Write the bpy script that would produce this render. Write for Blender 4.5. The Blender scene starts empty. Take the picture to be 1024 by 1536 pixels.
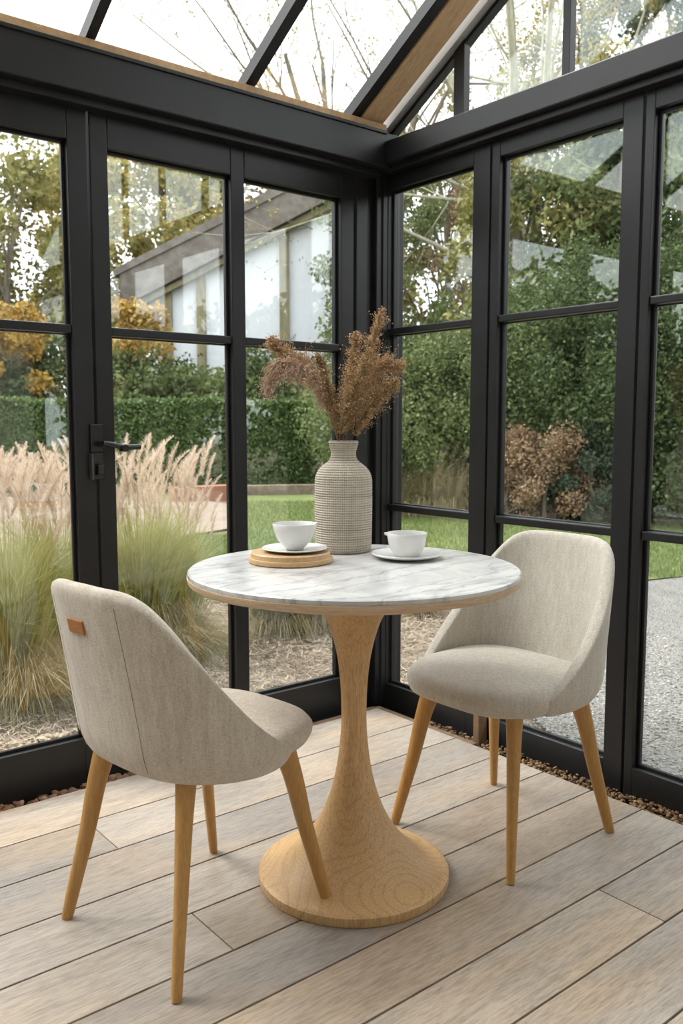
import bpy, bmesh, math, random
import numpy as np
from mathutils import Vector, Matrix
C = bpy.context.scene.collection
D = bpy.data
PI = math.pi
sc = bpy.context.scene
rng = np.random.default_rng(7)
random.seed(7)

# ------------------------------------------------------------------ camera
F, HY = 1298.0, 635.0
PITCH = math.atan((768 - HY) / F)
YAW = math.radians(50.86)
EYE = np.array([0, 0, 1.11])
_h = np.array([math.cos(YAW), math.sin(YAW), 0]); _r = np.array([math.sin(YAW), -math.cos(YAW), 0]); _z = np.array([0, 0, 1.0])
_fw = math.cos(PITCH) * _h - math.sin(PITCH) * _z
_up = math.cos(PITCH) * _z + math.sin(PITCH) * _h
cam = D.cameras.new('camera'); co = D.objects.new('camera', cam); C.objects.link(co)
cam.sensor_fit = 'VERTICAL'; cam.sensor_height = 36; cam.lens = F / 1536 * 36
cam.clip_start = 0.02; cam.clip_end = 400
M3 = Matrix((_r, _up, -_fw)).transposed()
co.matrix_world = Matrix.Translation(EYE) @ M3.to_4x4()
sc.camera = co
cam.dof.use_dof = True; cam.dof.focus_distance = 2.05; cam.dof.aperture_fstop = 7.0

def far(px, dist, z=0.0):
    """a place in the garden: bearing given by photo column, metres ahead, height"""
    p = EYE + _h * dist + _r * (px - 512) / 1305.0 * dist
    return np.array([p[0], p[1], z])
def zat(py, dist): return 1.11 + (HY - py) / 1305.0 * dist
def gnd(px, py, z=0.0):
    d = _fw * F + _r * (px - 512) - _up * (py - 768)
    return EYE + d * ((z - EYE[2]) / d[2])

# ------------------------------------------------------------------ object helpers
def tag(o, label=None, cat=None, group=None, kind=None):
    if label: o['label'] = label
    if cat: o['category'] = cat
    if group: o['group'] = group
    if kind: o['kind'] = kind
    return o
def empty(name, loc=(0, 0, 0), rz=0):
    o = D.objects.new(name, None); C.objects.link(o)
    o.location = loc; o.rotation_euler = (0, 0, rz); o.empty_display_size = 0.1
    return o
def link(name, me, m=None, parent=None, smooth=False):
    o = D.objects.new(name, me); C.objects.link(o)
    if m: me.materials.append(m)
    if parent: o.parent = parent
    if smooth: me.polygons.foreach_set('use_smooth', [True] * len(me.polygons))
    return o
def from_bm(name, bm, m=None, parent=None, smooth=False):
    me = D.meshes.new(name); bm.normal_update(); bm.to_mesh(me); bm.free()
    return link(name, me, m, parent, smooth)
def autosmooth(o, ang=40):
    me = o.data
    me.polygons.foreach_set('use_smooth', [True] * len(me.polygons))
    bm = bmesh.new(); bm.from_mesh(me)
    for e in bm.edges:
        if len(e.link_faces) == 2 and e.calc_face_angle(0) > math.radians(ang): e.smooth = False
    bm.to_mesh(me); bm.free()
    return o
def bx(bm, a, b, bev=0.0):
    """axis box from corner a to corner b, optionally bevelled"""
    r = bmesh.ops.create_cube(bm, size=1)
    vs = r['verts']
    for v in vs:
        v.co = Vector([(a[i] + b[i]) / 2 + v.co[i] * abs(b[i] - a[i]) for i in range(3)])
    if bev > 0:
        es = list({e for v in vs for e in v.link_edges})
        bmesh.ops.bevel(bm, geom=es, offset=bev, segments=2, affect='EDGES', profile=0.6)
def box_obj(name, a, b, m, parent=None, bev=0.002):
    bm = bmesh.new(); bx(bm, a, b, bev)
    return from_bm(name, bm, m, parent)
def lathe_data(prof, n=96):
    V = []; Fc = []
    for r, z in prof:
        for k in range(n):
            a = 2 * PI * k / n; V.append((r * math.cos(a), r * math.sin(a), z))
    for i in range(len(prof) - 1):
        for k in range(n):
            k2 = (k + 1) % n
            Fc.append((i * n + k, i * n + k2, (i + 1) * n + k2, (i + 1) * n + k))
    Fc.append(tuple(range(n))[::-1]); Fc.append(tuple((len(prof) - 1) * n + k for k in range(n)))
    return V, Fc
def lathe(name, prof, m, parent=None, n=96, loc=None, ang=35):
    V, Fc = lathe_data(prof, n)
    me = D.meshes.new(name); me.from_pydata(V, [], Fc)
    o = link(name, me, m, parent)
    bm = bmesh.new(); bm.from_mesh(me); bmesh.ops.recalc_face_normals(bm, faces=bm.faces); bm.to_mesh(me); bm.free()
    autosmooth(o, ang)
    if loc: o.location = loc
    return o
def catmull(pts, n=8):
    P = [np.array(p, float) for p in pts]; P = [2 * P[0] - P[1]] + P + [2 * P[-1] - P[-2]]
    out = []
    for i in range(1, len(P) - 2):
        for k in range(n):
            t = k / n
            out.append(0.5 * ((2 * P[i]) + (-P[i - 1] + P[i + 1]) * t + (2 * P[i - 1] - 5 * P[i] + 4 * P[i + 1] - P[i + 2]) * t * t + (-P[i - 1] + 3 * P[i] - 3 * P[i + 1] + P[i + 2]) * t ** 3))
    out.append(P[-2]); return out
class Tubes:
    def __init__(s): s.V = []; s.F = []
    def add(s, P, R, n=6, flat=None, cap=True):
        """tube along P with radii R; flat=(dir, factor) makes the section elliptical"""
        P = [np.array(p, float) for p in P]; b0 = len(s.V)
        up = None
        for i, p in enumerate(P):
            t = P[min(i + 1, len(P) - 1)] - P[max(i - 1, 0)]; t = t / (np.linalg.norm(t) + 1e-9)
            if flat is not None: up = np.array(flat[0], float)
            elif up is None: up = np.array([0, 0, 1.0]) if abs(t[2]) < 0.9 else np.array([1.0, 0, 0])
            a = up - t * np.dot(up, t); a /= (np.linalg.norm(a) + 1e-9); b = np.cross(t, a); up = a
            r = R[i] if hasattr(R, '__len__') else R
            ra, rb = (r, r) if flat is None else (r * flat[1], r)
            for k in range(n):
                w = 2 * PI * k / n
                s.V.append(tuple(p + a * ra * math.cos(w) + b * rb * math.sin(w)))
        for i in range(len(P) - 1):
            for k in range(n):
                k2 = (k + 1) % n
                s.F.append((b0 + i * n + k, b0 + i * n + k2, b0 + (i + 1) * n + k2, b0 + (i + 1) * n + k))
        if cap:
            s.F.append(tuple(b0 + k for k in range(n))[::-1]); s.F.append(tuple(b0 + (len(P) - 1) * n + k for k in range(n)))
    def build(s, name, m, parent=None, smooth=True):
        me = D.meshes.new(name); me.from_pydata(s.V, [], s.F)
        o = link(name, me, m, parent, False)
        return autosmooth(o, 50) if smooth else o
def polys(name, V, k, m, parent=None, smooth=False):
    """fast mesh of many separate k-sided faces; V is (n*k, 3)"""
    V = np.asarray(V, np.float32).reshape(-1, 3); n = len(V) // k
    me = D.meshes.new(name)
    me.vertices.add(n * k); me.vertices.foreach_set('co', V.ravel())
    me.loops.add(n * k); me.loops.foreach_set('vertex_index', np.arange(n * k, dtype=np.int32))
    me.polygons.add(n); me.polygons.foreach_set('loop_start', np.arange(0, n * k, k, dtype=np.int32))
    me.polygons.foreach_set('loop_total', np.full(n, k, np.int32))
    me.update(calc_edges=True); me.validate()
    return link(name, me, m, parent, smooth)
def unit(v): return v / (np.linalg.norm(v, axis=-1, keepdims=True) + 1e-9)
def leaf_quads(P, size, asp=0.55, droop=0.0):
    n = len(P); a = unit(rng.normal(size=(n, 3)) + np.array([0, 0, -droop])); b = unit(np.cross(a, rng.normal(size=(n, 3))))
    s = (size * rng.uniform(0.6, 1.3, (n, 1)))
    return np.stack([P - a * s, P + b * s * asp, P + a * s, P - b * s * asp], 1).reshape(-1, 3)
def ribbons(P0, P1, P2, P3, w):
    """n curved blades through four points each, tapering to a tip: quads"""
    out = []
    n = len(P0); side = unit(np.cross(P3 - P0, rng.normal(size=(n, 3)))) * (w * 0.5)
    out += [P0 - side, P0 + side, P1 + side * .9, P1 - side * .9]
    out += [P1 - side * .9, P1 + side * .9, P2 + side * .65, P2 - side * .65]
    out += [P2 - side * .65, P2 + side * .65, P3 + side * .15, P3 - side * .15]
    return np.stack(out, 1).reshape(-1, 3)

# ------------------------------------------------------------------ materials
def mat(name):
    m = D.materials.new(name); m.use_nodes = True; nt = m.node_tree
    return m, nt, nt.nodes['Principled BSDF']
def nd(nt, t, **k):
    n = nt.nodes.new(t)
    for a, v in k.items():
        if a in n.inputs: n.inputs[a].default_value = v
        else: setattr(n, a, v)
    return n
def coords(nt, scale=(1, 1, 1), rot=(0, 0, 0), src='Object'):
    tc = nd(nt, 'ShaderNodeTexCoord'); mp = nd(nt, 'ShaderNodeMapping')
    mp.inputs['Scale'].default_value = scale; mp.inputs['Rotation'].default_value = rot
    nt.links.new(tc.outputs[src], mp.inputs['Vector']); return mp.outputs['Vector']
def ramp(nt, fac, stops):
    r = nd(nt, 'ShaderNodeValToRGB'); e = r.color_ramp.elements
    while len(e) < len(stops): e.new(0.5)
    for i, (p, c) in enumerate(stops): e[i].position = p; e[i].color = (*c, 1)
    nt.links.new(fac, r.inputs['Fac']); return r.outputs['Color']
def noise(nt, vec, scale, detail=4, rough=0.55, dist=0):
    n = nd(nt, 'ShaderNodeTexNoise'); n.inputs['Scale'].default_value = scale; n.inputs['Detail'].default_value = detail
    n.inputs['Roughness'].default_value = rough; n.inputs['Distortion'].default_value = dist
    nt.links.new(vec, n.inputs['Vector']); return n.outputs['Fac']
def mix(nt, a, b, fac, mode='MIX'):
    m = nd(nt, 'ShaderNodeMix', data_type='RGBA', blend_type=mode)
    for s, v in ((6, a), (7, b)):
        if isinstance(v, tuple): m.inputs[s].default_value = (*v, 1)
        else: nt.links.new(v, m.inputs[s])
    if isinstance(fac, (int, float)): m.inputs[0].default_value = fac
    else: nt.links.new(fac, m.inputs[0])
    return m.outputs[2]
def bump(nt, h, bsdf, strength=0.3, dist=0.002):
    b = nd(nt, 'ShaderNodeBump'); b.inputs['Strength'].default_value = strength; b.inputs['Distance'].default_value = dist
    nt.links.new(h, b.inputs['Height']); nt.links.new(b.outputs['Normal'], bsdf.inputs['Normal'])
def plain(name, col, rough=0.6, spec=0.5, metal=0.0):
    m, nt, b = mat(name); b.inputs['Base Color'].default_value = (*col, 1); b.inputs['Roughness'].default_value = rough
    b.inputs['Specular IOR Level'].default_value = spec; b.inputs['Metallic'].default_value = metal; return m

def m_paint():
    m, nt, b = mat('charcoal_paint'); v = coords(nt, (1, 1, 1))
    n = noise(nt, v, 9, 5); c = ramp(nt, n, [(0.3, (0.0095, 0.0095, 0.010)), (0.7, (0.0145, 0.0145, 0.016))])
    nt.links.new(c, b.inputs['Base Color']); b.inputs['Roughness'].default_value = 0.38; b.inputs['Specular IOR Level'].default_value = 0.4
    bump(nt, noise(nt, v, 60, 3), b, 0.12, 0.001); return m
def m_wood(name, dark, light, grain=(1, 1, 12), sc_=14, rough=0.5, rings=0.0, rot=(0, 0, 0)):
    m, nt, b = mat(name); v = coords(nt, grain, rot)
    n1 = noise(nt, v, sc_, 6, 0.6, 0.6); n2 = noise(nt, v, sc_ * 4.5, 3, 0.6)
    c = ramp(nt, n1, [(0.3, dark), (0.7, light)])
    k = mix(nt, c, ramp(nt, n2, [(0.42, tuple(x * 0.72 for x in dark)), (0.6, light)]), 0.28)
    nt.links.new(k, b.inputs['Base Color']); b.inputs['Roughness'].default_value = rough
    bump(nt, n2, b, 0.15, 0.001); return m
def m_pedestal():
    m, nt, b = mat('turned_oak'); v = coords(nt, (1.0, 1.0, 0.12))
    n1 = noise(nt, coords(nt, (1, 1, .05)), 160, 2, 0.5, 0.0); n2 = noise(nt, coords(nt, (1, 1, .06)), 420, 2, 0.5)
    ns = noise(nt, coords(nt, (1, 1, 1.3), (.2, .1, .3)), 3.4, 0.0, .3, .2)
    sm_ = nd(nt, 'ShaderNodeMath', operation='MULTIPLY'); sm_.inputs[1].default_value = 150; nt.links.new(ns, sm_.inputs[0])
    w = nd(nt, 'ShaderNodeMath', operation='SINE'); nt.links.new(sm_.outputs[0], w.inputs[0])
    sp = nd(nt, 'ShaderNodeSeparateXYZ'); nt.links.new(coords(nt), sp.inputs[0])
    low = ramp(nt, sp.outputs['Z'], [(0.0, (1, 1, 1)), (0.45, (0.22, 0.22, 0.22))])
    c = ramp(nt, n1, [(0.30, (0.47, 0.275, 0.115)), (0.70, (0.60, 0.375, 0.17))])
    lf = nd(nt, 'ShaderNodeMath', operation='MULTIPLY'); nt.links.new(low, lf.inputs[0]); lf.inputs[1].default_value = 0.48
    c = mix(nt, c, ramp(nt, w.outputs[0], [(0.0, (0.60, 0.38, 0.175)), (0.5, (0.62, 0.40, 0.185)), (1.0, (0.38, 0.22, 0.09))]), lf.outputs[0])
    c = mix(nt, c, ramp(nt, n2, [(0.38, (0.25, 0.14, 0.06)), (0.55, (0.64, 0.42, 0.21))]), 0.34)
    nt.links.new(c, b.inputs['Base Color']); b.inputs['Roughness'].default_value = 0.5
    bump(nt, n2, b, 0.15, 0.001); return m
def m_plank():
    m, nt, b = mat('weathered_deck_boards'); geo = nd(nt, 'ShaderNodeNewGeometry')
    tc = nd(nt, 'ShaderNodeTexCoord'); add = nd(nt, 'ShaderNodeVectorMath', operation='ADD')
    sca = nd(nt, 'ShaderNodeVectorMath', operation='SCALE'); cmb = nd(nt, 'ShaderNodeCombineXYZ')
    for s in ('X', 'Y', 'Z'): nt.links.new(geo.outputs['Random Per Island'], cmb.inputs[s])
    nt.links.new(cmb.outputs[0], sca.inputs[0]); sca.inputs['Scale'].default_value = 37
    nt.links.new(tc.outputs['Object'], add.inputs[0]); nt.links.new(sca.outputs[0], add.inputs[1])
    mp = nd(nt, 'ShaderNodeMapping'); mp.inputs['Scale'].default_value = (0.9, 9, 1); nt.links.new(add.outputs[0], mp.inputs['Vector'])
    v = mp.outputs[0]
    n1 = noise(nt, v, 2.2, 7, 0.62, 0.8); n2 = noise(nt, v, 22, 4, 0.7, 0.4)
    mp2 = nd(nt, 'ShaderNodeMapping'); mp2.inputs['Scale'].default_value = (0.7, 2.6, 1); nt.links.new(add.outputs[0], mp2.inputs['Vector'])
    n3 = noise(nt, mp2.outputs[0], 1.7, 3, 0.5, 0.3)
    c = ramp(nt, n1, [(0.30, (0.14, 0.102, 0.075)), (0.48, (0.30, 0.235, 0.18)), (0.70, (0.46, 0.38, 0.305))])
    c = mix(nt, c, ramp(nt, n2, [(0.36, (0.12, 0.095, 0.075)), (0.58, (0.48, 0.40, 0.33))]), 0.55)
    c = mix(nt, c, ramp(nt, n3, [(0.45, (0.31, 0.305, 0.295)), (0.64, (0.48, 0.355, 0.235))]), 0.34)
    tint = ramp(nt, geo.outputs['Random Per Island'], [(0.0, (0.72, 0.72, 0.74)), (0.5, (0.95, 0.93, 0.91)), (1.0, (1.15, 1.12, 1.07))])
    c = mix(nt, c, tint, 1.0, 'MULTIPLY')
    nt.links.new(c, b.inputs['Base Color']); b.inputs['Roughness'].default_value = 0.48
    bump(nt, n2, b, 0.25, 0.0015); return m
def m_fabric(name, c1, c2):
    m, nt, b = mat(name); v = coords(nt, (1, 1, 1))
    h1 = noise(nt, coords(nt, (1, 1, .25)), 620, 2, .5); h2 = noise(nt, coords(nt, (.25, .25, 1)), 620, 2, .5)
    a = nd(nt, 'ShaderNodeMath', operation='ADD'); nt.links.new(h1, a.inputs[0]); nt.links.new(h2, a.inputs[1])
    hf = nd(nt, 'ShaderNodeMath', operation='MULTIPLY'); hf.inputs[1].default_value = .5; nt.links.new(a.outputs[0], hf.inputs[0])
    n = noise(nt, coords(nt, (14, 14, 1.6)), 3, 5, 0.6); n2 = noise(nt, coords(nt, (1, 1, .12)), 120, 3, .6)
    c = ramp(nt, n, [(0.3, c1), (0.7, c2)])
    c = mix(nt, c, ramp(nt, hf.outputs[0], [(0.40, tuple(x * 0.52 for x in c1)), (0.56, tuple(min(x * 1.12, 1) for x in c2))]), 0.36)
    c = mix(nt, c, ramp(nt, n2, [(0.35, tuple(x * 0.75 for x in c1)), (0.6, c2)]), 0.25)
    nt.links.new(c, b.inputs['Base Color']); b.inputs['Roughness'].default_value = 0.92
    b.inputs['Specular IOR Level'].default_value = 0.15; b.inputs['Sheen Weight'].default_value = 0.25
    bump(nt, hf.outputs[0], b, 0.5, 0.0015); return m
def m_marble():
    m, nt, b = mat('white_marble'); v = coords(nt, (1, 1, 1), (0, 0, -0.35))
    d = noise(nt, v, 3.2, 7, 0.62, 1.6)
    w = nd(nt, 'ShaderNodeTexWave', wave_type='BANDS', bands_direction='Y'); w.inputs['Scale'].default_value = 2.6
    w.inputs['Distortion'].default_value = 20; w.inputs['Detail'].default_value = 6; w.inputs['Detail Scale'].default_value = 1.1; w.inputs['Detail Roughness'].default_value = 0.62
    nt.links.new(coords(nt, (0.55, 1.6, 1), (0, 0, -0.35)), w.inputs['Vector'])
    c = ramp(nt, w.outputs['Fac'], [(0.0, (0.33, 0.33, 0.335)), (0.05, (0.50, 0.49, 0.485)), (0.18, (0.60, 0.595, 0.585)), (1.0, (0.64, 0.63, 0.62))])
    c = mix(nt, c, ramp(nt, d, [(0.36, (0.28, 0.28, 0.29)), (0.56, (0.65, 0.64, 0.63))]), 0.5)
    nt.links.new(c, b.inputs['Base Color']); b.inputs['Roughness'].default_value = 0.22
    return m
def m_glass():
    m = D.materials.new('window_glass'); m.use_nodes = True; nt = m.node_tree; nt.nodes.clear()
    o = nd(nt, 'ShaderNodeOutputMaterial'); mx = nd(nt, 'ShaderNodeMixShader'); t = nd(nt, 'ShaderNodeBsdfTransparent')
    g = nd(nt, 'ShaderNodeBsdfGlossy'); g.inputs['Roughness'].default_value = 0.0; g.inputs['Color'].default_value = (0.95, 1, 0.98, 1)
    t.inputs['Color'].default_value = (0.965, 0.98, 0.975, 1)
    geo = nd(nt, 'ShaderNodeNewGeometry'); dt = nd(nt, 'ShaderNodeVectorMath', operation='DOT_PRODUCT')
    nt.links.new(geo.outputs['Incoming'], dt.inputs[0]); nt.links.new(geo.outputs['True Normal'], dt.inputs[1])
    ab = nd(nt, 'ShaderNodeMath', operation='ABSOLUTE'); nt.links.new(dt.outputs['Value'], ab.inputs[0])
    om = nd(nt, 'ShaderNodeMath', operation='SUBTRACT'); om.inputs[0].default_value = 1; nt.links.new(ab.outputs[0], om.inputs[1])
    pw = nd(nt, 'ShaderNodeMath', operation='POWER'); nt.links.new(om.outputs[0], pw.inputs[0]); pw.inputs[1].default_value = 5
    fr = nd(nt, 'ShaderNodeMath', operation='MULTIPLY_ADD'); nt.links.new(pw.outputs[0], fr.inputs[0]); fr.inputs[1].default_value = 0.94; fr.inputs[2].default_value = 0.06
    nt.links.new(fr.outputs[0], mx.inputs[0]); nt.links.new(t.outputs[0], mx.inputs[1]); nt.links.new(g.outputs[0], mx.inputs[2])
    nt.links.new(mx.outputs[0], o.inputs[0]); return m
def m_leaf(name, cols, rough=0.65, trans=0.25):
    m, nt, b = mat(name); geo = nd(nt, 'ShaderNodeNewGeometry')
    k = len(cols) - 1
    c = ramp(nt, geo.outputs['Random Per Island'], [(i / k, c) for i, c in enumerate(cols)])
    nt.links.new(c, b.inputs['Base Color']); b.inputs['Roughness'].default_value = rough; b.inputs['Specular IOR Level'].default_value = 0.25
    if trans:
        tr = nd(nt, 'ShaderNodeBsdfTranslucent'); nt.links.new(c, tr.inputs['Color']); mx = nd(nt, 'ShaderNodeMixShader'); mx.inputs[0].default_value = trans
        out = nt.nodes['Material Output']; nt.links.new(b.outputs[0], mx.inputs[1]); nt.links.new(tr.outputs[0], mx.inputs[2]); nt.links.new(mx.outputs[0], out.inputs[0])
    return m
def m_ground(name, stops, s1, s2, bs=0.6, bd=0.02, vor=None):
    m, nt, b = mat(name); v = coords(nt, (1, 1, 1))
    n1 = noise(nt, v, s1, 6, 0.65); n2 = noise(nt, v, s2, 4, 0.7)
    mx = nd(nt, 'ShaderNodeMath', operation='ADD'); nt.links.new(n1, mx.inputs[0]); nt.links.new(n2, mx.inputs[1])
    hf = nd(nt, 'ShaderNodeMath', operation='MULTIPLY'); nt.links.new(mx.outputs[0], hf.inputs[0]); hf.inputs[1].default_value = 0.5
    c = ramp(nt, hf.outputs[0], stops)
    h = n2
    if vor:
        vo = nd(nt, 'ShaderNodeTexVoronoi'); vo.inputs['Scale'].default_value = vor; nt.links.new(v, vo.inputs['Vector'])
        bw = nd(nt, 'ShaderNodeRGBToBW'); nt.links.new(vo.outputs['Color'], bw.inputs[0])
        c = mix(nt, c, ramp(nt, bw.outputs[0], [(0.2, stops[0][1]), (0.8, stops[-1][1])]), 0.5); h = vo.outputs['Distance']
    nt.links.new(c, b.inputs['Base Color']); b.inputs['Roughness'].default_value = 0.9; b.inputs['Specular IOR Level'].default_value = 0.2
    bump(nt, h, b, bs, bd); return m

PAINT = m_paint(); GLASS = m_glass(); PLANK = m_plank()
OAK = m_wood('oak_timber', (0.40, 0.235, 0.11), (0.60, 0.39, 0.20), (1.2, 1.2, 1.2), 5, 0.55)
OAKB = m_wood('oak_rafter_timber', (0.52, 0.34, 0.18), (0.74, 0.52, 0.31), (14, 1.0, 3), 6, 0.55)
LEGW = m_wood('varnished_beech', (0.40, 0.205, 0.055), (0.50, 0.275, 0.085), (10, 10, 1), 6, 0.38)
TURN = m_pedestal()
RIMW = m_wood('pale_oak_edge', (0.45, 0.31, 0.19), (0.62, 0.46, 0.31), (2, 2, 30), 5, 0.5)
SUBW = m_wood('table_underside_oak', (0.47, 0.28, 0.13), (0.62, 0.40, 0.20), (1.2, 5, 5), 6, 0.5)
TRIV = m_wood('trivet_wood', (0.48, 0.29, 0.14), (0.60, 0.39, 0.20), (1.5, 9, 9), 8, 0.42)
MARBLE = m_marble()
FAB_A = m_fabric('oatmeal_linen', (0.43, 0.365, 0.295), (0.60, 0.53, 0.445))
FAB_B = m_fabric('stone_linen', (0.45, 0.41, 0.35), (0.58, 0.54, 0.475))
LEATHER = plain('tan_leather', (0.36, 0.145, 0.035), 0.45)
STITCH = plain('tan_thread', (0.55, 0.33, 0.14), 0.7)
SEAM = plain('seam_thread', (0.25, 0.205, 0.16), 0.9, 0.1)
CERAM = plain('white_glaze', (0.70, 0.69, 0.675), 0.22)
BLKM = plain('black_metal', (0.008, 0.008, 0.009), 0.25, 0.6)
GREYM = plain('worn_steel', (0.10, 0.10, 0.10), 0.35, 0.5, 0.6)
PLASTER = m_ground('grey_plaster', [(0.3, (0.42, 0.41, 0.39)), (0.7, (0.50, 0.49, 0.46))], 4, 60, 0.1, 0.002)
SOILM = m_ground('dark_soil', [(0.3, (0.04, 0.03, 0.02)), (0.7, (0.12, 0.09, 0.065))], 12, 90, 0.8, 0.02)

# ------------------------------------------------------------------ the room
YA, XB = 2.55, 2.285            # inner faces of the left and right glazed walls
X0, Y0 = -1.6, -1.2             # far (unseen) walls of the room
RS = 0.57                       # roof slope
ZE, YE = 2.226, 2.545           # eaves line of the roof
YR = (YE + Y0) / 2; ZR = ZE + RS * (YE - YR)

# floor boards, one mesh (a surface pattern of the floor)
ys = [2.47, 2.25, 2.05, 1.85, 1.665, 1.485, 1.315, 1.14, 0.965]
while ys[-1] > Y0: ys.append(ys[-1] - 0.178)
joints = {1: [0.915, -0.6], 4: [0.915, -0.5], 7: [1.72, 0.1], 0: [-0.2], 2: [-0.35], 3: [0.2, -0.9], 5: [-0.1], 6: [0.35, -1.0]}
bm = bmesh.new()
for i in range(len(ys) - 1):
    js = sorted(joints.get(i, [random.uniform(-1.2, 0.2)]))
    xs = [X0] + js + [2.19]
    for a, b in zip(xs[:-1], xs[1:]):
        bx(bm, (a + 0.0015, ys[i + 1] + 0.0025, -0.025), (b - 0.0015, ys[i] - 0.0025, 0.0), 0.0015)
tag(from_bm('floor', bm, PLANK), 'weathered grey-brown timber deck boards running towards the glazed corner', 'floor', kind='structure')
tag(box_obj('ground_slab', (X0, Y0, -0.10), (XB + 0.03, YA + 0.03, -0.045), SOILM, bev=0), 'dark bed under the boards showing in the edge gap', 'ground', kind='structure')

def opening(bm, ax, face, depth, lo, hi, zlo, zhi, holes, bev=0.003):
    """a flat frame in plane ax (1: wall A, 0: wall B) with rectangular holes [(lo,hi,zlo,zhi)]: stiles and rails, welded look"""
    cuts = sorted({lo, hi} | {v for h in holes for v in h[:2]}); zc = sorted({zlo, zhi} | {v for h in holes for v in h[2:]})
    def put(a0, a1, z0, z1):
        if ax == 1: bx(bm, (a0, face, z0), (a1, face + depth, z1), bev)
        else: bx(bm, (face, a0, z0), (face + depth, a1, z1), bev)
    cols = [(a, b) for a, b in zip(cuts[:-1], cuts[1:])]
    solid = []
    for a, b in cols:
        hh = sorted([h[2:] for h in holes if h[0] <= a + 1e-6 and h[1] >= b - 1e-6])
        if not hh: put(a, b, zlo, zhi); continue
        z = zlo
        for h0, h1 in hh:
            if h0 > z + 1e-6: put(a, b, z, h0)
            z = h1
        if z < zhi - 1e-6: put(a, b, z, zhi)
def bead(bm, ax, face, lo, hi, zlo, zhi, w=0.010, d=0.012):
    """small glazing bead round an opening"""
    for (a0, a1, z0, z1) in ((lo, lo + w, zlo, zhi), (hi - w, hi, zlo, zhi), (lo + w, hi - w, zlo, zlo + w), (lo + w, hi - w, zhi - w, zhi)):
        if ax == 1: bx(bm, (a0, face, z0), (a1, face + d, z1), 0.002)
        else: bx(bm, (face, a0, z0), (face + d, a1, z1), 0.002)
def leaf(name, ax, face, lo, hi, zlo, zhi, holes, bars, label, cat, depth=0.055):
    """glazed leaf: frame, beads, muntins (bars: (lo,hi,z)), panes"""
    root = empty(name, (0, 0, 0)); tag(root, label, cat, kind='structure')
    bm = bmesh.new(); opening(bm, ax, face, depth, lo, hi, zlo, zhi, holes); from_bm('frame', bm, PAINT, root)
    bm = bmesh.new()
    for h in holes: bead(bm, ax, face + 0.022, *h)
    from_bm('glazing_bead', bm, PAINT, root)
    for (a, b, z0, z1) in bars:
        bm = bmesh.new()
        if ax == 1: bx(bm, (a, face + 0.004, z0), (b, face + 0.034, z1), 0.004); bx(bm, (a, face + 0.036, z0 - .004), (b, face + 0.052, z1 + .004), 0.003)
        else: bx(bm, (face + 0.004, a, z0), (face + 0.034, b, z1), 0.004); bx(bm, (face + 0.036, a, z0 - .004), (face + 0.052, b, z1 + .004), 0.003)
        from_bm('glazing_bar', bm, PAINT, root)
    for h in holes:
        zs = [h[2]] + sorted(z for (a, b, z0, z1) in bars if a >= h[0] - .01 and b <= h[1] + .01 for z in (z0, z1)) + [h[3]]
        for z0, z1 in zip(zs[0::2], zs[1::2]):
            bm = bmesh.new()
            if ax == 1: bx(bm, (h[0] + .002, face + 0.0345, z0 - .002), (h[1] - .002, face + 0.0385, z1 + .002), 0)
            else: bx(bm, (face + 0.0345, h[0] + .002, z0 - .002), (face + 0.0385, h[1] - .002, z1 + .002), 0)
            from_bm('pane', bm, GLASS, root)
    return root
ZH = 2.10
MA = (1.379, 1.405)
def leafA(n, lo, hi, holes, label, cat='window'):
    return leaf(n, 1, YA, lo, hi, -0.06, ZH, holes, [(h[0], h[1], *MA) for h in holes], label, cat)
door = leafA('door_1', 0.35, 1.099, [(0.42, 1.037, 0.125, 1.94)], 'black framed glazed door with lever handle at its right edge', 'door')
leafA('window_1', 1.107, 2.135, [(1.163, 1.598, 0.125, 1.935), (1.652, 2.072, 0.125, 1.935)], 'black framed glazed panel two panes wide between the lever-handled door and the corner')
leafA('window_2', -0.42, 0.342, [(-0.35, 0.28, 0.125, 1.94)], 'black framed glazed panel left of the lever-handled door')
leafA('window_3', X0, -0.428, [(X0 + .07, -1.05, 0.125, 1.94), (-1.0, -0.49, 0.125, 1.94)], 'black framed glazed panel at the far left end')
# raised mullion between the two columns of window_1
def B_leaf(n, y1, y0, h1, h0, label, ztop=1.99):
    return leaf(n, 0, XB, y0, y1, -0.06, ZH, [(h0, h1, 0.068, ztop)], [(h0, h1, 1.450, 1.474), (h0, h1, 0.767, 0.793)], label, 'window')
B_leaf('window_4', 2.560, 2.018, 2.525, 2.093, 'narrow black framed glazed panel beside the corner post')
B_leaf('window_5', 2.010, 1.447, 1.975, 1.512, 'black framed glazed panel behind the right-hand chair')
B_leaf('window_6', 1.439, 0.880, 1.410, 0.950, 'black framed glazed panel cut off by the right edge of the photo')
B_leaf('window_7', 0.872, 0.313, 0.84, 0.38, 'black framed glazed panel beyond the right edge, second from there')
B_leaf('window_8', 0.305, -0.43, 0.27, -0.36, 'black framed glazed panel beyond the right edge, third from there')
B_leaf('window_9', -0.438, Y0, -0.47, Y0 + .07, 'black framed glazed panel beyond the right edge, last in the row')

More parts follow.
